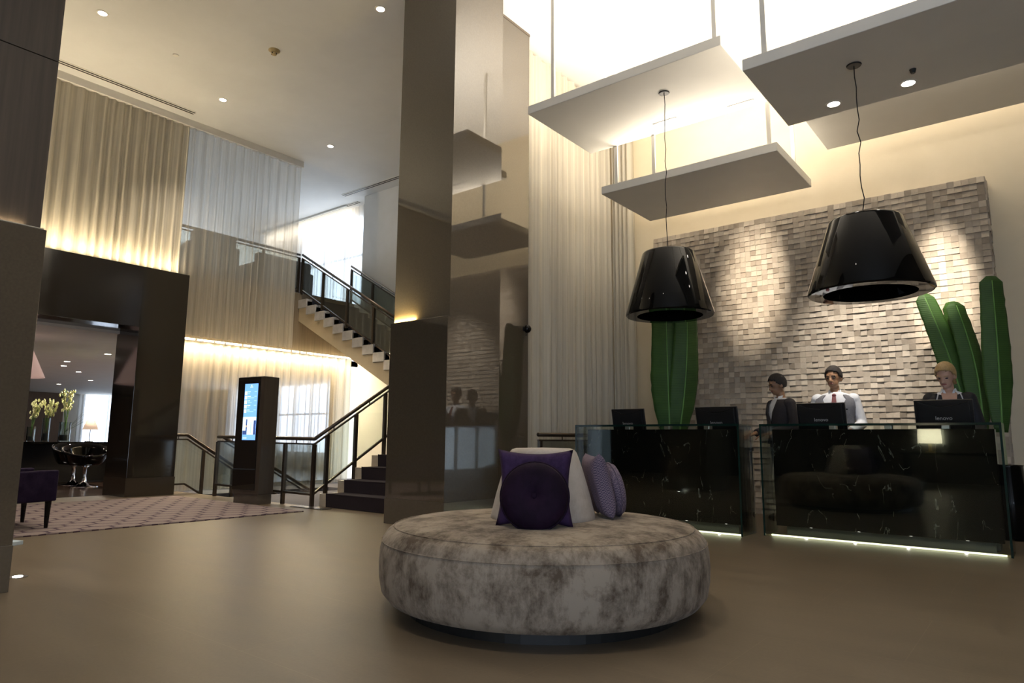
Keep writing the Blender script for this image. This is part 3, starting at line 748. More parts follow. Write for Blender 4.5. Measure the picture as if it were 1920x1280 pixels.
# ================================================================== PENDANT LAMPS
def pendant(label, x, y, ztop, zb, zt, k=1.0):
    t = thing('pendant_lamp', label, 'pendant lamp', (x, y, zb), group='black gloss pendant shades over the reception')
    h = zt-zb; rb, rt = 0.472*k, 0.272*k
    prof = [(rb*0.74, 0.0), (rb-0.012, 0.0), (rb, 0.012), (rb-0.002, 0.03), (rt+0.012, h-0.02), (rt, h-0.004), (rt-0.012, h), (0.02, h), (0.02, h-0.01), (rt-0.03, h-0.012), (rt-0.04, h-0.03), (rb*0.74, 0.03)]
    MB().lathe(prof, 72, closed=True).build('shade', M_black, t, smooth=False)
    sh = t.children[0]
    for p_ in sh.data.polygons: p_.use_smooth = True
    md = sh.modifiers.new('split', 'EDGE_SPLIT'); md.split_angle = math.radians(35)
    MB().cyl((0, 0, h-0.16), (0, 0, h-0.02), 0.03, n=16).build('lamp_holder', M_dark, t)
    MB().ell((0, 0, h-0.22), (0.05, 0.05, 0.06), 16, 10).build('bulb', mat('bulb_off', (0.5, 0.48, 0.42), 0.2), t, smooth=True)
    rr = random.Random(int(x*100)); zz = ztop-zb
    pts = [(0, 0, h-0.01)]; n = 14
    for i in range(1, n): pts.append((rr.uniform(-1, 1)*0.012, rr.uniform(-1, 1)*0.012, h-0.01+(zz-h)*i/n))
    pts.append((0, 0, zz-0.01))
    MB().tube(pts, 0.0045, 6).build('cord', M_dark, t, smooth=True)
    MB().lathe([(0.0, zz-0.012), (0.055, zz-0.012), (0.062, zz-0.002), (0.0, zz-0.002)], 24).build('canopy', M_dark, t)
    return t
pendant('left black pendant in front of the banana leaves, hung from the nearest panel', -3.153, 6.74, 4.9, 2.31, 3.02)
pendant('right black pendant hung from the panel with downlights', -1.08, 6.102, 4.2, 2.18, 2.81)

# ================================================================== RECEPTION DESKS
def desk(label, x0, x1, yf, dep, lefty=0.14):
    DZ = 1.15
    c = ((x0+x1)/2, yf, 0); t = thing('reception_desk', label, 'reception desk', c, group='black marble and glass reception desks')
    W_ = (x1-x0)/2; g = 0.018
    MB().box(-W_, W_, 0, g, 0.005, DZ-0.02).build('glass_front', M_glass, t)
    for s in (-1, 1):
        MB().box(W_*s-(g if s > 0 else 0), W_*s+(g if s < 0 else 0), g, dep, 0.005, DZ-0.02).build('glass_side', M_glass, t)
        MB().box(W_*s-0.009*(1+s), W_*s+0.009*(1-s), -0.002, 0.004, 0.003, DZ-0.02).build('glass_edge', M_glassedge, t)
    MB().box(-W_, W_, 0, dep, DZ-0.02, DZ-0.002).build('glass_top', M_glass, t)
    MB().box(-W_, W_, -0.003, 0.004, DZ-0.022, DZ).build('glass_edge', M_glassedge, t)
    MB().box(-W_+0.09, W_-0.06, 0.14, dep-0.1, 0.10, DZ-0.055).build('marble_block', M_marble, t, bevel=0.003)
    MB().box(-W_+0.16, W_-0.13, 0.26, dep-0.15, 0.0, 0.10).build('plinth', M_dark, t)
    for px_ in (-0.35, 0.15, 0.62):
        if abs(px_) < W_: MB().box(px_-0.03, px_+0.03, 0.10, 0.2, DZ-0.055, DZ-0.02).build('glass_clamp', M_steel, t, bevel=0.003)
    MB().box(-W_+0.1, W_-0.1, dep, dep+0.30, 0.86, 0.90).build('worktop', M_blackplastic, t, bevel=0.003)
    for s in (-1, 1): MB().box((W_-0.13)*s-0.02, (W_-0.13)*s+0.02, dep+0.02, dep+0.28, 0, 0.86).build('worktop_leg', M_blackplastic, t)
    MB().box(-W_+0.05, W_-0.05, 0.09, 0.11, 0.001, 0.012).build('led_strip', M_leddesk, t)
    area('desk_lamp', (0, 0.13, 0.06), (0, 0, 0), 2*W_-0.1, 0.05, 1.0, (1.0, 0.97, 0.62), t)
    for i in range(4): MB().cyl((-W_+0.4+i*0.45, 0.07, 0.0), (-W_+0.4+i*0.45, 0.07, 0.008), 0.013, n=12).build('led_point', M_lamp, t)
    return t
desk('right black marble desk in a glass case, reflecting the ottoman', -2.43, -0.338, 7.30, 0.42)
desk('left black marble desk in a glass case, behind the cushions', -4.578, -2.555, 7.04, 0.42)
# text
def text_mesh(body, size, depth=0.001):
    cu = bpy.data.curves.new('txt', 'FONT'); cu.body = body; cu.size = size; cu.align_x = 'CENTER'; cu.align_y = 'CENTER'; cu.extrude = depth
    o = bpy.data.objects.new('txt', cu); COL.objects.link(o)
    dg = bpy.context.evaluated_depsgraph_get(); me = bpy.data.meshes.new_from_object(o.evaluated_get(dg))
    bpy.data.objects.remove(o); return me
LOGO = text_mesh('lenovo', 0.052)
LOGO.materials.clear(); LOGO.materials.append(mat('silver_print', (0.55, 0.55, 0.56), 0.35, metal=0.3))
def monitor(label, x, y, w_, ztop, zb=0.9, rz=0.0):
    t = thing('monitor', label, 'monitor', (x, y, zb), rz, group='black monitors on the reception desks')
    h = 0.31; zt = ztop-zb; tilt = math.radians(12); z0 = zt-h*math.cos(tilt)
    # the back faces -y; top leans to -y (screen tilts up towards the clerk)
    Mx = Matrix.Translation((0, 0.0, z0)) @ Matrix.Rotation(tilt, 4, 'X')
    b = MB(); b.M = Mx; b.box(-w_/2, w_/2, 0.0, 0.028, 0, h).build('panel', M_blackplastic, t, bevel=0.006)
    b = MB(); b.M = Mx
    n = 14
    top = [(-w_*0.44 + w_*0.88*i/n, h*0.97 - 0.055*math.sin(PI*i/n)) for i in range(n+1)]
    poly = [(-w_*0.44, 0.03)] + top + [(w_*0.44, 0.03)]
    b.prism(poly, 1, -0.022, 0.001); b.build('back_cover', M_blackplastic, t, bevel=0.006)
    b = MB(); b.M = Mx
    b.tube([(-w_*0.44 + w_*0.88*i/n, -0.018, h*0.97 - 0.055*math.sin(PI*i/n)) for i in range(n+1)], 0.003, 6).build('rim_highlight', M_black, t, smooth=True)
    b = MB(); b.M = Mx; b.box(-w_/2+0.015, w_/2-0.015, 0.0285, 0.03, 0.02, h-0.015).build('screen', mat('screen_glass', (0.02, 0.03, 0.05), 0.1, emit=(0.4, 0.55, 0.9), estr=0.25), t)
    o = bpy.data.objects.new('logo', LOGO); COL.objects.link(o); o.parent = t
    o.matrix_local = Mx @ Matrix.Translation((0, -0.0235, h*0.43)) @ Matrix.Rotation(PI/2, 4, 'X')
    MB().box(-0.03, 0.03, -0.0, 0.03, 0.01, z0+0.12).build('stand_neck', M_blackplastic, t, bevel=0.004)
    MB().box(-0.12, 0.12, -0.09, 0.12, 0.0, 0.014).build('stand_base', M_blackplastic, t, bevel=0.005)
    return t
monitor('leftmost monitor on the left desk, beside the voile', -4.11, 7.56, 0.45, 1.352)
monitor('second monitor from the left, beside the banana leaves', -2.98, 7.56, 0.49, 1.352)
monitor('monitor in front of the man in the grey waistcoat', -1.93, 7.84, 0.49, 1.38)
monitor('rightmost monitor, in front of the woman in the black jacket', -0.81, 7.84, 0.49, 1.382)

# ================================================================== PLANTS
def leaf_parts(t, base, tip, width, normal, bend=0.08, side=0.0, curl=0.25, n=26, notch=None):
    base, tip, nr = Vector(base), Vector(tip), Vector(normal).normalized(); ax = (tip-base); Lh = ax.length; ax.normalize()
    nr = (nr - ax*nr.dot(ax)).normalized(); sd_ = ax.cross(nr)
    rr = random.Random(int(1000*(base.x+tip.z)))
    wob = [rr.uniform(-1, 1) for _ in range(n+1)]
    def w_at(u): return width*0.5*(math.sin(PI*min(0.5, (u*0.9+0.07)))**0.6)*(1.0 - 0.42*max(0, u-0.25)**1.5)*(1.0 if u < 0.955 else max(0.45, 1-((u-0.955)/0.045)**2*0.6))
    def spine(u): return base + ax*(Lh*u) + nr*(bend*math.sin(PI*u*0.9)) + sd_*(side*math.sin(PI*u))
    mb = MB()
    def fn(u, v):
        s = (v-0.5)*2; q = spine(u); ww = w_at(u)
        i = int(u*n); edge = 1+0.03*wob[i]*(abs(s) > 0.9)
        return q + sd_*(ww*s*edge*math.cos(curl*s)) + nr*(-ww*abs(s)*curl*0.9 + 0.006*math.sin(u*60+s)*abs(s))
    mb.grid(fn, n, 10); lf = mb.build('leaf', M_leaf, t, smooth=True, solid=0.003)
    MB().tube([spine(i/12*0.97)+nr*0.004 for i in range(13)], 0.011, 8, 0.004).build('midrib', M_rib, lf, smooth=True)
    return lf
def stem(t, a, b): MB().tube([a, ((a[0]+b[0])/2*0.9, (a[1]+b[1])/2, (a[2]+b[2])/2), b], 0.022, 10, 0.016).build('stem', M_rib, t, smooth=True)
def vase_floor(t, r, h, m):
    MB().lathe([(r*0.75, 0), (r*0.95, 0.04), (r, h*0.5), (r*0.86, h-0.02), (r*0.9, h), (r*0.8, h), (r*0.76, h-0.03), (r*0.2, h-0.05)], 32).build('pot', m, t, smooth=True)
# left plant: three broad leaves
t = thing('banana_plant', 'broad upright banana leaves under the left pendant', 'plant', (-4.05, 8.55, 0))
vase_floor(t, 0.2, 0.75, M_black)
V = Vector
leaf_parts(t, (0.03, -0.05, 1.02), (0.0, -0.02, 2.85), 0.50, (0.45, -1, 0), 0.03, 0.0, 0.30)
leaf_parts(t, (-0.06, 0.0, 1.00), (-0.14, 0.02, 2.8), 0.38, (-0.1, -1, 0), 0.02, 0.02, 0.35)
leaf_parts(t, (0.12, 0.03, 1.00), (0.30, 0.0, 2.75), 0.42, (0.9, -1, 0), 0.04, 0.03, 0.35)
for b in ((0.03, -0.05, 1.06), (-0.06, 0.0, 1.04), (0.12, 0.03, 1.04)): stem(t, (b[0]*0.3, b[1]*0.3, 0.65), b)
# right plants
t = thing('banana_plant', 'three banana leaves fanning out behind the woman', 'plant', (-0.60, 8.75, 0))
vase_floor(t, 0.19, 0.75, M_black)
leaf_parts(t, (-0.06, -0.02, 1.05), (-0.41, 0.0, 2.63), 0.27, (0.25, -1, 0.1), 0.03, 0.03, 0.30)
leaf_parts(t, (-0.02, 0.05, 1.05), (-0.17, 0.05, 2.52), 0.30, (-0.2, -1, 0), 0.02, 0.0, 0.55)
leaf_parts(t, (0.04, -0.03, 1.05), (-0.12, -0.02, 2.50), 0.29, (0.7, -1, 0.0), 0.03, 0.05, 0.35)
for b in ((-0.06, -0.02, 1.1), (-0.02, 0.05, 1.1), (0.04, -0.03, 1.1)): stem(t, (b[0]*0.3, b[1]*0.3, 0.65), b)
t = thing('banana_plant', 'single tall banana leaf at the right end of the stone wall', 'plant', (-0.40, 8.72, 0))
vase_floor(t, 0.17, 0.75, M_black)
leaf_parts(t, (0.0, -0.02, 1.08), (0.03, 0.0, 2.74), 0.30, (0.45, -1, 0), 0.03, 0.0, 0.3)
stem(t, (0, 0, 0.65), (0.0, -0.02, 1.12))

# ================================================================== OTTOMAN
OX, OY = -2.453, 3.409
t = thing('round_ottoman', 'large round mottled velvet ottoman with a central cone back', 'ottoman', (OX, OY, 0))
r = 0.965
prof = [(r-0.13, 0.055), (r-0.055, 0.075), (r-0.018, 0.12), (r-0.004, 0.19), (r, 0.27), (r-0.004, 0.35), (r-0.018, 0.405), (r-0.045, 0.445), (r-0.075, 0.465), (r-0.082, 0.464), (r-0.09, 0.468), (r-0.14, 0.482), (r-0.3, 0.495), (0.3, 0.505), (0.0, 0.505)]
MB().lathe([(0.0, 0.055)]+prof, 96).build('seat', M_velvet, t, smooth=True)
for rr, zz in ((r-0.080, 0.469), (r-0.012, 0.395)):
    n = 96; pts = [(rr*math.cos(2*PI*i/n), rr*math.sin(2*PI*i/n), zz) for i in range(n+1)]
    MB().tube(pts, 0.0025, 6).build('piping', M_velvet, t, smooth=True)
MB().cyl((0, 0, 0), (0, 0, 0.06), 0.80, n=64).build('plinth', M_dark, t)
MB().lathe([(0.0, 0.49), (0.318, 0.49), (0.312, 0.53), (0.285, 0.64), (0.245, 0.78), (0.218, 0.86), (0.205, 0.893), (0.190, 0.910), (0.165, 0.918), (0.0, 0.922)], 64).build('cone_back', M_velvetpale, t, smooth=True)

def cushion_mesh(w_, h, th, n=18, pinch=0.13):
    mb = MB()
    for s in (-1, 1):
        def fn(u, v, s=s):
            a, b = u*2-1, v*2-1
            k = 1 - pinch*(1-abs(a)**2)*abs(b)**3 ; k2 = 1 - pinch*(1-abs(b)**2)*abs(a)**3
            prof = max(0.0, (1-a**4))*max(0.0, (1-b**4))
            return (a*w_/2*k2, s*th/2*prof**0.5 + 0.004*math.sin(9*a+3*b)*prof, b*h/2*k)
        mb.grid(fn, n, n)
    return mb
def placed(name, label, cat, pos, nrm, up=(0, 0, 1), roll=0.0, group=None):
    nv = Vector(nrm).normalized(); u = Vector(up); u = (u-nv*u.dot(nv)).normalized(); xx = u.cross(nv)*-1
    # local -y faces nrm
    Mx = Matrix((( xx.x, -nv.x, u.x, pos[0]), (xx.y, -nv.y, u.y, pos[1]), (xx.z, -nv.z, u.z, pos[2]), (0, 0, 0, 1))) @ Matrix.Rotation(roll, 4, 'Y')
    o = bpy.data.objects.new(name, None); o.empty_display_size = 0.1; COL.objects.link(o); o.matrix_world = Mx
    return tag(o, label, cat, group)
vd = Vector((-OX, -OY, 0)).normalized()          # from ottoman towards the viewer
vr = Vector((vd.y*-1, vd.x, 0))                   # to the viewer's right? checked below
if vr.dot(rgt) < 0: vr = -vr
cpos = Vector((OX, OY, 0))
G = 'cushions leaning on the cone back of the ottoman'
q = cpos + vd*0.345 - vr*0.045 + Vector((0, 0, 0.705))
t = placed('cushion', 'square purple velvet cushion behind the round plum one', 'cushion', q, vd*1 - vr*0.06 + Vector((0, 0, 0.22)), group=G)
cushion_mesh(0.43, 0.43, 0.13).build('cover', M_purple, t, smooth=True)
q = cpos + vd*0.46 - vr*0.045 + Vector((0, 0, 0.665))
t = placed('cushion', 'round plum velvet cushion with a central button', 'cushion', q, vd*1 - vr*0.06 + Vector((0, 0, 0.2)), group=G)
def round_cushion(t, rad, th, m):
    prof = [(0.0, -th*0.30), (rad*0.06, -th*0.30), (rad*0.16, -th*0.42), (rad*0.4, -th*0.5), (rad*0.72, -th*0.46), (rad*0.93, -th*0.3), (rad, 0), (rad*0.93, th*0.3), (rad*0.72, th*0.46), (rad*0.4, th*0.5), (rad*0.16, th*0.42), (rad*0.06, th*0.30), (0.0, th*0.30)]
    mb = MB(); mb.M = Matrix.Rotation(PI/2, 4, 'X'); mb.lathe([(max(p[0], 0.0005), p[1]) for p in prof], 48).build('cover', m, t, smooth=True)
    mb = MB(); mb.ell((0, -th*0.30, 0), (0.018, 0.012, 0.018), 16, 8).build('button', m, t, smooth=True)
    mb = MB(); mb.M = Matrix.Rotation(PI/2, 4, 'X')
    mb.tube([(rad*math.cos(2*PI*i/48), rad*math.sin(2*PI*i/48), 0) for i in range(49)], 0.006, 6).build('piping', m, t, smooth=True)
round_cushion(t, 0.185, 0.13, M_plum)
q = cpos + vr*0.345 - vd*0.11 + Vector((0, 0, 0.695))
t = placed('cushion', 'square lilac woven cushion on the right of the cone back', 'cushion', q, vr*1 - vd*0.15 + Vector((0, 0, 0.22)), group=G)
cushion_mesh(0.40, 0.40, 0.12).build('cover', M_lilac, t, smooth=True)
q = cpos + vr*0.44 - vd*0.16 + Vector((0, 0, 0.665))
t = placed('cushion', 'round lilac cushion half hidden behind the square lilac one', 'cushion', q, vr*1 - vd*0.2 + Vector((0, 0, 0.2)), group=G)
round_cushion(t, 0.165, 0.09, M_lilac)

# ================================================================== KIOSK
t = thing('digital_kiosk', 'tall brown kiosk with a glowing blue events screen', 'kiosk', (-9.42, 5.56, 0), math.radians(8))
M_kiosk = noisy('kiosk_veneer', (0.060, 0.044, 0.032), (0.082, 0.062, 0.046), 6, 0.4, vscale=(3, 3, 0.2))
MB().box(-0.29, 0.29, 0, 0.27, 0.14, 1.875).build('body', M_kiosk, t, bevel=0.004)
MB().box(-0.27, 0.27, 0.02, 0.26, 0, 0.14).build('plinth', M_skirt, t)
MB().box(-0.283, 0.21, -0.012, 0.0, 0.2, 1.865).build('glass_door', mat('kiosk_black_glass', (0.02, 0.016, 0.013), 0.03, ior=1.6), t, bevel=0.002)
sc = MB().box(-0.12, 0.17, -0.016, -0.012, 0.93, 1.77).build('screen', emis('screen_blue', (0.16, 0.36, 0.80), 0.75), t)
M_sw = emis('screen_white', (0.62, 0.80, 1.0), 1.0); M_sm = emis('screen_mid', (0.30, 0.50, 0.88), 0.9); M_sd = emis('screen_dark', (0.05, 0.09, 0.25), 0.6); M_so = emis('screen_orange', (1.0, 0.5, 0.25), 0.8)
def sq(nm, x0, x1, z0, z1, m, d=0.001): MB().box(x0, x1, -0.016-d, -0.016, z0, z1).build(nm, m, sc)
for i in range(5):
    z1 = 1.655-i*0.068
    sq('icon', -0.11, -0.06, z1-0.05, z1, M_sw); sq('text_line', -0.045, 0.01+0.01*(i % 2), z1-0.012, z1-0.004, M_sw); sq('text_line', -0.045, 0.00+0.05*((i*2) % 3), z1-0.036, z1-0.029, M_sm); sq('text_line', 0.10, 0.155, z1-0.012, z1-0.004, M_sm)
sq('title', 0.0, 0.06, 1.715, 1.722, M_sw); sq('emblem', 0.022, 0.038, 1.73, 1.752, M_sw)
sq('picture', -0.12, 0.17, 1.01, 1.27, M_sw); sq('picture_detail', -0.05, -0.02, 1.01, 1.24, M_sd, 0.002); sq('picture_detail', 0.05, 0.075, 1.03, 1.2, M_sm, 0.002); sq('picture_detail', 0.12, 0.17, 1.01, 1.22, M_sd, 0.002)
sq('picture_detail', -0.115, -0.02, 1.01, 1.07, M_sd, 0.003); sq('picture_detail', -0.055, -0.03, 1.12, 1.145, M_so, 0.004); sq('text_line', -0.10, -0.02, 0.955, 0.965, M_sw)
MB().cyl((0.235, -0.006, 1.06), (0.235, 0.0, 1.06), 0.008, n=12).build('lock', M_chrome, t)

# ================================================================== RUG, ARMCHAIR, FLOOR BITS
o = MB(off=(-9.62, 3.2, 0)).box(-11.40, -7.86, 0.4, 5.50, 0.0, 0.012).build('rug', M_rug); o.location = (-9.62, 3.2, 0.0)
tag(o, 'lilac brown rug with a dark hexagon pattern in front of the portal', 'rug')
t = thing('armchair', 'low purple upholstered armchair half hidden by the left column', 'armchair', (-8.74, 2.35, 0))
MB().box(-0.36, 0.36, -0.55, 0.40, 0.28, 0.44).build('seat_base', M_chairpurple, t, bevel=0.03, seg=3)
MB().box(-0.28, 0.28, -0.5, 0.41, 0.44, 0.52).build('seat_cushion', M_chairpurple, t, bevel=0.035, seg=3)
for s in (-1, 1):
    n = 12
    top = [(-0.65 + 1.06*i/n, 0.60 + (0.17*max(0, 1-i/6.5)**1.6) + (0.008 if i > 9 else 0)) for i in range(n+1)]
    a = 0.33*s
    MB().prism([(0.41, 0.29), (-0.65, 0.26)] + top, 0, min(a, a+0.09*s), max(a, a+0.09*s)).build('arm', M_chairpurple, t, bevel=0.015)
MB().box(-0.42, 0.42, -0.69, -0.56, 0.27, 0.86).build('backrest', M_chairpurple, t, bevel=0.04, seg=3)
for sx in (-0.36, 0.37):
    for sy in (-0.60, 0.35): MB().cyl((sx, sy, 0.012 if sx < 9 else 0), (sx, sy, 0.30), 0.018, 0.032, 12).build('leg', M_black, t)
o = MB().box(-0.11, 0.11, -0.07, 0.07, 0, 0.035).build('paper_box', mat('pale_card', (0.55, 0.66, 0.75), 0.6), bevel=0.004); o.location = (-7.42, 2.10, 0); o.rotation_euler = (0, 0, 0.4)
tag(o, 'small pale blue flat box on the floor beside the left column', 'box')
t = thing('floor_light', 'small bright recessed light in the floor at the left column', 'floor light', (-5.70, 1.70, 0))
MB().lathe([(0.0, 0.0), (0.06, 0.0), (0.06, 0.004), (0.0, 0.004)], 24).build('rim', M_steel, t)
MB().cyl((0, 0, 0.004), (0, 0, 0.006), 0.03, n=20).build('lens', M_lamp, t)

# ================================================================== CEILING FITTINGS
def downlight(label, x, y, z=CZ, r=0.055, power=P_DOWN, ang=95, group='recessed downlights in the lobby ceiling'):
    t = thing('downlight', label, 'downlight', (x, y, z), group=group)
    MB().lathe([(r*1.45, -0.006), (r*1.45, 0.002), (r, 0.002), (r, -0.006)], 24, closed=True).build('trim_ring', M_white, t)
    MB().cyl((0, 0, -0.004), (0, 0, 0.001), r, n=24).build('lens', M_lamp, t)
    if power: spot('lamp', (0, 0, -0.03), (0, 0, -1), power, WARM2, math.radians(ang), 0.8, t, 0.05)
    return t
downlight('downlight at the top left of the ceiling, next to the dark column', -9.84, 3.22)
downlight('downlight close to the taupe column at the top', -6.71, 5.52)
downlight('downlight just in front of the beige drape', -10.82, 5.51)
downlight('dim downlight near the end of the tall sheer', -10.89, 7.82)
downlight('downlight out of view above the viewer', -2.4, 1.2, group='ceiling lights behind the viewer')
downlight('downlight out of view above the armchair', -7.0, 1.2, group='ceiling lights behind the viewer')
t = thing('smoke_detector', 'beige smoke detector in the middle of the ceiling', 'smoke detector', (-8.76, 5.2, CZ))
Mb = mat('beige_plastic', (0.50, 0.38, 0.18), 0.5)
MB().lathe([(0.0, -0.03), (0.05, -0.03), (0.085, -0.006), (0.085, 0.0), (0.0, 0.0)], 24).build('base', Mb, t)
MB().lathe([(0.0, -0.075), (0.03, -0.072), (0.045, -0.05), (0.04, -0.03), (0.0, -0.03)], 20).build('sensor', Mb, t)
for i in range(4):
    a = i*PI/2+0.4; MB().box(0.038*math.cos(a)-0.008, 0.038*math.cos(a)+0.008, 0.038*math.sin(a)-0.008, 0.038*math.sin(a)+0.008, -0.062, -0.05).build('vent', M_dark, t)
t = thing('sprinkler_cap', 'small pale sprinkler cover on the ceiling', 'sprinkler', (-10.07, 4.34, CZ))
MB().lathe([(0.0, -0.012), (0.04, -0.012), (0.045, 0.0), (0.0, 0.0)], 20).build('cover_plate', M_white, t)

# ================================================================== MEZZANINE FURNITURE
M_sofa = noisy('dark_sofa', (0.06, 0.05, 0.045), (0.085, 0.07, 0.06), 20, 0.8)
def sofa(label, x, y, w_, hb, rz):
    t = thing('sofa', label, 'sofa', (x, y, MZ), rz, group='dark sofas on the mezzanine')
    MB().box(-w_/2, w_/2, -0.4, 0.4, 0.08, 0.42).build('seat', M_sofa, t, bevel=0.04, seg=3)
    MB().box(-w_/2, w_/2, 0.26, 0.46, 0.1, hb).build('backrest', M_sofa, t, bevel=0.05, seg=3)
    for s in (-1, 1): MB().box(w_/2*s-0.09, w_/2*s+0.09, -0.4, 0.44, 0.08, hb-0.25).build('armrest', M_sofa, t, bevel=0.04, seg=3)
    for sx in (-1, 1):
        for sy in (-0.33, 0.36): MB().cyl((sx*(w_/2-0.1), sy, 0), (sx*(w_/2-0.1), sy, 0.09), 0.025, n=8).build('leg', M_dark, t)
sofa('left dark sofa upstairs behind the tall sheer', -14.6, 7.35, 0.95, 1.28, -PI/2-0.2)
sofa('right dark sofa upstairs behind the tall sheer', -14.5, 8.98, 1.45, 1.08, -PI/2)

# ================================================================== LOUNGE
t = thing('lounge_table', 'long black table with flower vases in the lounge beyond the portal', 'table', (-16.3, 5.5, 0))
MB().box(-0.45, 0.45, -1.3, 1.3, 0.80, 0.85).build('table_top', M_black, t, bevel=0.006)
MB().box(-0.38, -0.30, -1.25, 1.25, 0.0, 0.80).build('table_panel', M_blackplastic, t)
for sy in (-1.2, 1.2): MB().box(-0.4, 0.4, sy-0.04, sy+0.04, 0, 0.8).build('table_end', M_black, t)
def tulip(label, x, y, rz):
    t = thing('tulip_chair', label, 'chair', (x, y, 0), rz, group='black tulip chairs at the lounge table')
    MB().lathe([(0.0, 0.0), (0.25, 0.0), (0.24, 0.012), (0.12, 0.035), (0.05, 0.09), (0.03, 0.2), (0.035, 0.36), (0.09, 0.41), (0.0, 0.41)], 32).build('pedestal', M_chrome, t, smooth=True)
    mb = MB()
    def fn(u, v):
        a = 2*PI*u; back = 0.5-0.5*math.cos(a)      # 0 in front, 1 at the back
        rr = 0.07+0.32*v**0.6; zz = 0.41 + 0.03*v + (0.16+0.24*back)*max(0, v-0.4)**1.4*2.0
        return (rr*math.sin(a), rr*math.cos(a)*-1+0.02, zz)
    mb.grid(fn, 32, 10); mb.build('shell', M_black, t, smooth=True, solid=0.02)
    MB().lathe([(0.0, 0.44), (0.2, 0.44), (0.23, 0.47), (0.2, 0.5), (0.0, 0.51)], 28).build('seat_pad', mat('lime_fabric', (0.38, 0.42, 0.12), 0.8), t, smooth=True)
tulip('left black tulip chair with chrome foot in front of the lounge table', -15.45, 5.37, PI/2+0.2)
tulip('right black tulip chair with chrome foot in front of the lounge table', -14.75, 5.32, PI/2-0.2)
M_flower = noisy('cream_orchid', (0.62, 0.62, 0.25), (0.80, 0.78, 0.48), 30, 0.6)
M_green = mat('orchid_green', (0.10, 0.20, 0.04), 0.5)
def vase(label, x, y, r_, h, z=0.85):
    t = thing('glass_vase', label, 'vase', (x, y, z), group='glass vases on the lounge table')
    MB().lathe([(0.0, 0.0), (r_, 0.0), (r_, h), (r_-0.008, h), (r_-0.008, 0.02), (0.0, 0.02)], 28).build('glass', M_vase, t, smooth=False)
    MB().cyl((0, 0, 0.021), (0, 0, h*0.35), r_-0.009, n=24).build('filling', mat('dark_filling', (0.03, 0.03, 0.03), 0.4), t)
def orchids(label, x, y, z, h, lean, seed, blades=0):
    rr = random.Random(seed); t = thing('orchid_bunch', label, 'flowers', (x, y, z), group='cream orchids in the lounge vases')
    for k in range(6):
        a = rr.uniform(0, 2*PI); lx, ly = math.cos(a)*0.12+lean[0], math.sin(a)*0.12+lean[1]; hh = h*rr.uniform(0.82, 1.0)
        pts = [(lx*(i/6)**1.6, ly*(i/6)**1.6, hh*i/6) for i in range(7)]
        sm = MB().tube(pts, 0.007, 6, 0.004).build('stem', M_green, t, smooth=True)
        for j in range(9):
            u = 0.58+0.42*j/8; i0 = min(int(u*6), 5); f_ = u*6-i0
            p = Vector(pts[i0]).lerp(Vector(pts[i0+1]), f_)
            fl = MB()
            for q_ in range(5):
                b = 2*PI*q_/5; dx = Vector((math.cos(b)*0.02, rr.uniform(-0.01, 0.01), math.sin(b)*0.02)); off = Vector((rr.uniform(-1, 1)*0.04, rr.uniform(-1, 1)*0.04, 0))
                if q_ == 0: off0 = off
                fl.ell(p+off0+dx, (0.017, 0.010, 0.017), 8, 5)
            fl.build('blossom', M_flower, sm, smooth=True)
    for k in range(blades):
        a = rr.uniform(-0.5, 0.9); d = Vector((0.0, math.cos(a), 0)); ln = rr.uniform(0.45, 0.7)
        mb = MB(); mb.grid(lambda u, v: (0.02*(v-0.5)*(1-u)+0.0, ln*u*0.75*(0.6+0.4*math.cos(a)), 0.05+ln*u*(0.7+0.25*math.sin(a*3))), 8, 2)
        mb.build('blade', mat('dark_blade', (0.02, 0.04, 0.02), 0.4), t, solid=0.004)
vase('left glass vase on the lounge table', -16.15, 4.78, 0.075, 0.30); orchids('left bunch of cream orchids', -16.15, 4.78, 0.95, 0.75, (0, 0.02), 1)
vase('middle slim glass vase on the lounge table', -16.3, 5.08, 0.07, 0.48); orchids('middle bunch of cream orchids', -16.3, 5.08, 1.05, 0.66, (0, 0.05), 2)
vase('right wide glass vase on the lounge table', -16.1, 5.36, 0.11, 0.40); orchids('right bunch of cream orchids with dark blades', -16.1, 5.36, 1.0, 0.98, (0, -0.02), 3, 5)
t = thing('table_lamp', 'small lamp with a pale cone shade on the lounge table', 'lamp', (-16.35, 5.93, 0.85))
MB().lathe([(0.0, 0), (0.09, 0), (0.09, 0.012), (0.0, 0.014)], 24).build('base', M_chrome, t)
MB().cyl((0, 0, 0.01), (0, 0, 0.36), 0.008, n=10).build('pole', M_chrome, t)
MB().lathe([(0.15, 0.26), (0.085, 0.46), (0.080, 0.46), (0.145, 0.26)], 32, closed=True).build('shade', mat('shade_taupe', (0.45, 0.33, 0.27), 0.7, emit=(1.0, 0.7, 0.5), estr=0.22), t, smooth=True)
MB().ell((0, 0, 0.37), (0.07, 0.07, 0.08), 20, 12).build('bulb', emis('lamp_bulb', (1.0, 0.85, 0.68), 6.0), t, smooth=True)
t = thing('pendant_lamp', 'pinkish cone pendant in the lounge beside the left column', 'pendant lamp', (-14.0, 3.83, 1.98))
MB().lathe([(0.42, 0.0), (0.10, 0.72), (0.09, 0.72), (0.41, 0.0)], 40, closed=True).build('shade', mat('shade_pink', (0.55, 0.40, 0.36), 0.7, emit=(1.0, 0.65, 0.55), estr=0.12), t, smooth=True)
MB().cyl((0, 0, 0.70), (0, 0, 0.74), 0.02, n=10).build('rod', M_dark, t)
MB().ell((0, 0, 0.2), (0.06, 0.06, 0.07), 16, 10).build('bulb', MATS['lamp_bulb'], t, smooth=True)
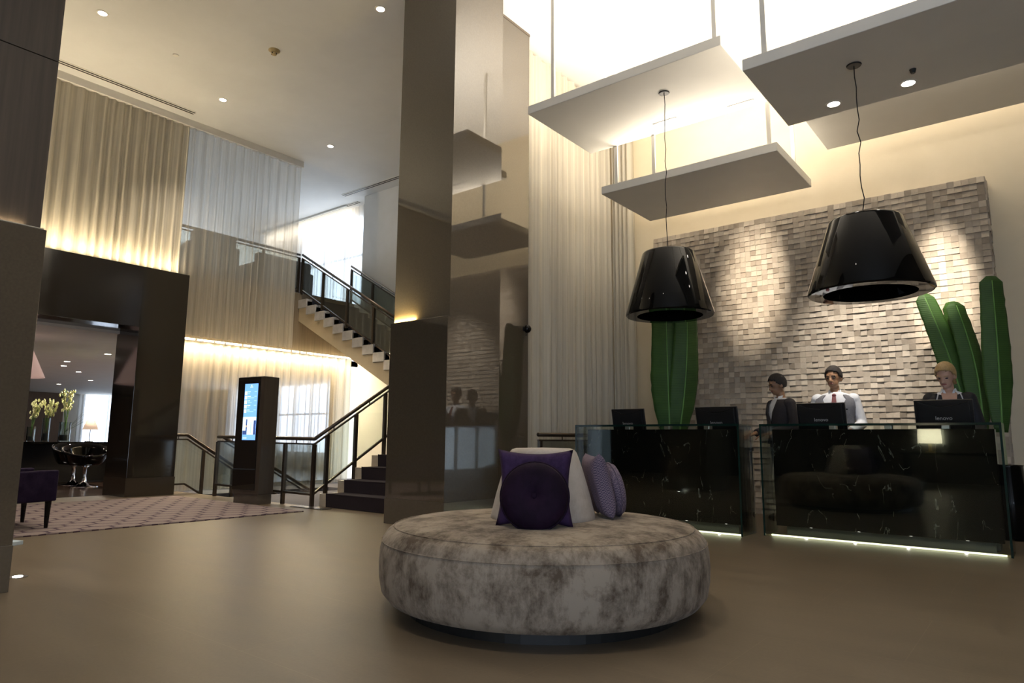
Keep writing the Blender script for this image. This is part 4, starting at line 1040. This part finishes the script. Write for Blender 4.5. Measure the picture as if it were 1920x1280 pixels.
for i, (x, y) in enumerate([(-18.2, 5.96), (-19.4, 6.29), (-20.9, 7.15), (-26.5, 8.5), (-15.8, 5.93), (-23.8, 8.5), (-19.5, 5.5), (-16.5, 3.5)]):
    downlight(['downlight in the lounge ceiling nearest the flowers', 'second lounge downlight close to the nearest one', 'lounge downlight above the lamp', 'farthest lounge downlight on the left', 'lounge downlight at the right edge of the portal opening', 'far lounge downlight above the white wall', 'faint lounge downlight behind the pink pendant', 'lounge downlight hidden behind the left column'][i], x, y, 2.72, 0.06, 120, 140, 'recessed downlights in the lounge ceiling')

# ================================================================== BEHIND THE VIEWER (seen in reflections)
t = thing('console_table', 'dark console table behind the viewer, reflected in the desk', 'table', (-1.6, 2.55-2.55-3.0, 0))
MB().box(-1.1, 1.1, -0.25, 0.25, 0.70, 0.75).build('table_top', M_black, t)
for sx in (-1.0, 1.0): MB().box(sx-0.04, sx+0.04, -0.22, 0.22, 0, 0.70).build('leg', M_black, t)
t = thing('table_lamp', 'lamp with a cream drum shade reflected in the right desk', 'lamp', (-2.12, -2.9, 0.75))
MB().box(-0.09, 0.09, -0.09, 0.09, 0, 0.03).build('base', M_gold, t)
MB().cyl((0, 0, 0.03), (0, 0, 0.25), 0.035, n=16).build('stem', M_gold, t)
MB().lathe([(0.235, 0.20), (0.222, 0.52), (0.214, 0.52), (0.228, 0.20)], 40, closed=True).build('shade', emis('drum_shade', (1.0, 0.86, 0.58), 5.0), t, smooth=True)

# ================================================================== PEOPLE
def rings(mb, rs, n=28, gap=None):
    """rs: (z, rx, ry, cy); gap(z) -> half angle left open at the front (-y)"""
    vs = []; k = len(rs)
    for (z, rx, ry, cy) in rs:
        g = gap(z) if gap else 0.0
        for j in range(n+1 if gap else n):
            t_ = -PI/2 + g + (2*PI-2*g)*j/n
            e = 0.85
            cx, sy = math.cos(t_), math.sin(t_)
            vs.append((rx*math.copysign(abs(cx)**e, cx), cy + ry*math.copysign(abs(sy)**e, sy), z))
    m = n+1 if gap else n; fs = []
    for i in range(k-1):
        for j in range(n):
            fs.append((i*m+j, i*m+(j+1) % m, (i+1)*m+(j+1) % m, (i+1)*m+j))
    if not gap: fs += [tuple(reversed(range(n))), tuple(range((k-1)*n, k*n))]
    mb.add(vs, fs); return mb
def hand(mb, wrist, direction, side, palm_n, scale=1.0):
    w_, d, nn = Vector(wrist), Vector(direction).normalized(), Vector(palm_n).normalized()
    sd_ = d.cross(nn).normalized()*side
    Rm = Matrix((sd_, d, nn)).transposed()
    mb.ell(w_+d*0.05, (0.040, 0.055, 0.017), 14, 10, Rm)
    for i, (o, ln) in enumerate(((-0.030, 0.060), (-0.010, 0.075), (0.010, 0.080), (0.030, 0.070))):
        a = w_+d*0.085+sd_*o; b = a+d*ln*0.5+nn*0.012; c_ = b+d*ln*0.35+nn*0.028
        mb.capsule(a, b, 0.0095, 0.0085, 8); mb.capsule(b, c_, 0.0085, 0.0075, 8)
    a = w_+d*0.03+sd_*0.032; b = a+d*0.03+sd_*0.032+nn*0.012; c_ = b+d*0.034+sd_*0.006+nn*0.014
    mb.capsule(a, b, 0.012, 0.0105, 8); mb.capsule(b, c_, 0.0105, 0.009, 8)
def person(label, loc, rz, S, skin, female, pose, tilt, turn):
    t = bpy.data.objects.new('person', None); COL.objects.link(t); t.location = loc; t.rotation_euler = (0, 0, rz); t.scale = (S, S, S)
    t.empty_display_size = 0.1; tag(t, label, 'person', 'reception staff behind the desks')
    sw = 0.165 if female else 0.19
    torso = [(0.80, 0.155, 0.11, 0.0), (0.90, 0.165, 0.115, 0.0), (1.02, 0.130 if female else 0.150, 0.095, 0.0), (1.15, 0.145 if female else 0.165, 0.105, -0.005), (1.27, sw*0.98, 0.112, -0.005), (1.36, sw, 0.095, 0.0), (1.415, sw*0.72, 0.070, 0.005), (1.44, 0.065, 0.058, 0.008)]
    b = MB(); rings(b, torso)
    for s in (-1, 1):
        b.capsule((0.085*s, 0, 0.85), (0.09*s, -0.01, 0.47), 0.085, 0.056); b.capsule((0.09*s, -0.01, 0.47), (0.095*s, 0.01, 0.09), 0.054, 0.038)
        b.ell((0.095*s, -0.05, 0.045), (0.042, 0.115, 0.04))
    arms = {}
    for s in (-1, 1):
        sh, el, wr = [Vector(q_) for q_ in pose[s]]
        b.capsule(sh, el, 0.047, 0.038); b.capsule(el, wr, 0.037, 0.026); arms[s] = (sh, el, wr)
        hand(b, wr, (wr-el), s, (0, -0.2, -1) if abs((wr-el).normalized().z) < 0.7 else (0, 1, 0))
    b.capsule((0, 0.012, 1.40), (0, 0.0, 1.50), 0.052, 0.048)
    HM = Matrix.Translation((0, 0.0, 1.50)) @ Matrix.Rotation(turn, 4, 'Z') @ Matrix.Rotation(tilt, 4, 'X')
    b.M = HM
    b.ell((0, 0.0, 0.125), (0.076, 0.096, 0.10), 24, 16)
    b.ell((0, -0.036, 0.055), (0.056, 0.060, 0.068), 20, 12); b.ell((0, -0.068, 0.018), (0.028, 0.026, 0.022))
    b.capsule((0, -0.090, 0.108), (0, -0.108, 0.072), 0.010, 0.014, 10); b.ell((-0.012, -0.098, 0.068), (0.011, 0.010, 0.009)); b.ell((0.012, -0.098, 0.068), (0.011, 0.010, 0.009))
    b.ell((0, -0.082, 0.124), (0.056, 0.012, 0.012))
    for s in (-1, 1): b.ell((0.078*s, 0.005, 0.09), (0.012, 0.024, 0.034))
    body = b.build('body', skin, t, remesh=0.0085)
    for s in (-1, 1):
        e = MB(); e.M = HM; e.ell((0.031*s, -0.0845, 0.104), (0.015, 0.008, 0.0075)).build('eye', M_blackplastic, body, smooth=True)
        e = MB(); e.M = HM; e.tube([(0.014*s, -0.097, 0.124), (0.032*s, -0.0955, 0.129), (0.05*s, -0.083, 0.125)], 0.0045, 6).build('eyebrow', M_darkhair if not female else M_blond, body, smooth=True)
    e = MB(); e.M = HM; e.ell((0, -0.0945, 0.044), (0.024, 0.008, 0.0075)).build('lips', M_lip, body, smooth=True)
    # hair: a shell over the skull, open at the face
    hb = MB(); hb.M = HM
    hm = M_blond if female else M_darkhair
    nu, nv = 40, 24; vs = []; fs = []
    rx, ry, rz_ = 0.084, 0.104, 0.112
    for i in range(nv+1):
        ph = PI*i/nv
        for j in range(nu):
            a = 2*PI*j/nu; vs.append((rx*math.sin(ph)*math.cos(a), 0.004+ry*math.sin(ph)*math.sin(a), 0.127+rz_*math.cos(ph)))
    for i in range(nv):
        for j in range(nu):
            f_ = (i*nu+j, (i+1)*nu+j, (i+1)*nu+(j+1) % nu, i*nu+(j+1) % nu)
            cx = sum((Vector(vs[q_]) for q_ in f_), Vector())/4
            line = 0.186 - 0.25*abs(cx.x) - 1.5*max(0.0, cx.y+0.06)
            if cx.y > 0.02: line = 0.062
            if cx.z > line: fs.append(f_)
    hb.add(vs, fs); hb.build('hair', hm, body, smooth=True, solid=0.014)
    if female:
        hb = MB(); hb.M = HM; hb.ell((0.0, 0.112, 0.12), (0.04, 0.035, 0.04)); hb.capsule((0.0, 0.115, 0.10), (0.02, 0.12, -0.02), 0.03, 0.018); hb.build('ponytail', hm, body, smooth=True)
    return t, body, torso, arms, HM
def grow(torso, d, z0=None, z1=None): return [(z, rx+d, ry+d, cy) for z, rx, ry, cy in torso if (z0 is None or z >= z0) and (z1 is None or z <= z1)]
def sleeves(t, arms, m, d, upto=1.0):
    for s in (-1, 1):
        sh, el, wr = arms[s]; mb = MB(); mb.ell(sh+Vector((-0.01*s, 0, -0.005)), (0.062+d, 0.062+d, 0.06+d)); mb.capsule(sh, el, 0.052+d, 0.045+d)
        if upto > 0.5: mb.cyl(el, el.lerp(wr, 0.93), 0.045+d, 0.036+d, 14)
        mb.build('sleeve', m, t, remesh=0.01)
def trousers(t, m):
    mb = MB(); rings(mb, [(0.78, 0.165, 0.125, 0.0), (0.92, 0.172, 0.122, 0.0), (1.0, 0.15, 0.108, 0)])
    for s in (-1, 1): mb.capsule((0.085*s, 0, 0.85), (0.09*s, -0.01, 0.47), 0.095, 0.07); mb.cyl((0.09*s, -0.01, 0.47), (0.095*s, 0.01, 0.07), 0.07, 0.062, 14)
    mb.build('trousers', m, t, remesh=0.012)
    for s in (-1, 1): MB().ell((0.095*s, -0.05, 0.045), (0.05, 0.125, 0.05)).build('shoe', M_black, t, smooth=True)
def vgap(top, bot, wide):
    return lambda z: 0.02 if z < bot else 0.02 + wide*((z-bot)/(top-bot))
def collar(t, m, d=0.0):
    for s in (-1, 1):
        MB().add([(0.012*s, -0.068-d, 1.385), (0.052*s, -0.060-d, 1.375), (0.068*s, -0.02, 1.44), (0.058*s, 0.0, 1.47), (0.040*s, -0.052, 1.455)], [(0, 1, 2, 3, 4)]).build('collar', m, t, solid=0.006)
ZD = lambda s: {1: 1, -1: -1}
def desk_pose(sw, reach=0.30, z=1.0, w_=0.16):
    return {s: ((sw*s, 0.0, 1.365), ((sw+0.065)*s, 0.015, 1.09), (w_*s, -reach, z)) for s in (-1, 1)}
# woman in the black jacket
SW = 1.035
t, body, torso, arms, HM = person('blonde woman in a black jacket and white blouse looking down at the right monitor', (-0.79, 8.20, 0), 0.12, SW, M_skin, True, desk_pose(0.165), math.radians(24), math.radians(-20))
o = MB(); rings(o, grow(torso, 0.010, 0.9), 40, vgap(1.44, 1.25, 0.55)).build('blouse', M_shirt, t, smooth=True)
o = MB(); rings(o, grow(torso, 0.026, 0.9, 1.43), 40, vgap(1.43, 1.10, 0.72)); o.build('jacket', M_suit, t, smooth=True, solid=0.012)
sleeves(t, arms, M_suit, 0.012); trousers(t, M_suit); collar(t, M_shirt)
for s in (-1, 1):
    MB().add([(0.030*s, -0.146, 1.14), (0.075*s, -0.140, 1.26), (0.108*s, -0.118, 1.33), (0.088*s, -0.088, 1.405), (0.066*s, -0.088, 1.40), (0.050*s, -0.128, 1.27)], [(0, 1, 2, 3, 4, 5)]).build('lapel', M_suit, t, solid=0.008)
MB().box(0.080, 0.150, -0.150, -0.138, 1.245, 1.265).build('name_badge', M_gold, t)
MB().ell((0.118, -0.126, 1.325), (0.008, 0.005, 0.008)).build('lapel_pin', M_red, t)
# man in the grey waistcoat
t, body, torso, arms, HM = person('man in a white shirt and grey waistcoat behind the middle monitor', (-2.04, 8.95, 0), 0.1, 1.09, M_skin2, False, desk_pose(0.19), math.radians(6), math.radians(-14))
o = MB(); rings(o, grow(torso, 0.010, 0.9)).build('shirt', M_shirt, t, smooth=True)
o = MB(); rings(o, [q_ for q_ in grow(torso, 0.022, 0.9, 1.40)] + [(1.405, 0.135, 0.092, 0.003)], 40, vgap(1.405, 1.14, 0.62)); o.build('waistcoat', M_vest, t, smooth=True, solid=0.010)
sleeves(t, arms, M_shirt, 0.008); trousers(t, M_suit); collar(t, M_shirt)
MB().add([(-0.018, -0.096, 1.395), (0.018, -0.096, 1.395), (0.030, -0.143, 1.27), (0.036, -0.136, 1.10), (-0.036, -0.136, 1.10), (-0.030, -0.143, 1.27)], [(0, 1, 2, 5), (5, 2, 3, 4)]).build('tie', M_tie, t, solid=0.01)
MB().ell((0, -0.092, 1.40), (0.022, 0.016, 0.020)).build('tie_knot', M_tie, t, smooth=True)
MB().box(0.075, 0.135, -0.146, -0.136, 1.235, 1.25).build('name_badge', M_dark, t)
# man in the dark suit, turned to the left
t, body, torso, arms, HM = person('man in a dark suit bending between the two desks', (-2.62, 8.72, 0), -0.75, 1.045, M_skin3, False, desk_pose(0.19, 0.26, 1.02), math.radians(16), math.radians(-8))
o = MB(); rings(o, grow(torso, 0.010, 0.9)).build('shirt', M_shirt, t, smooth=True)
o = MB(); rings(o, grow(torso, 0.026, 0.9, 1.43), 40, vgap(1.43, 1.15, 0.40)); o.build('jacket', M_suitbrown, t, smooth=True, solid=0.012)
sleeves(t, arms, M_suitbrown, 0.014); trousers(t, M_suitbrown); collar(t, M_shirt)
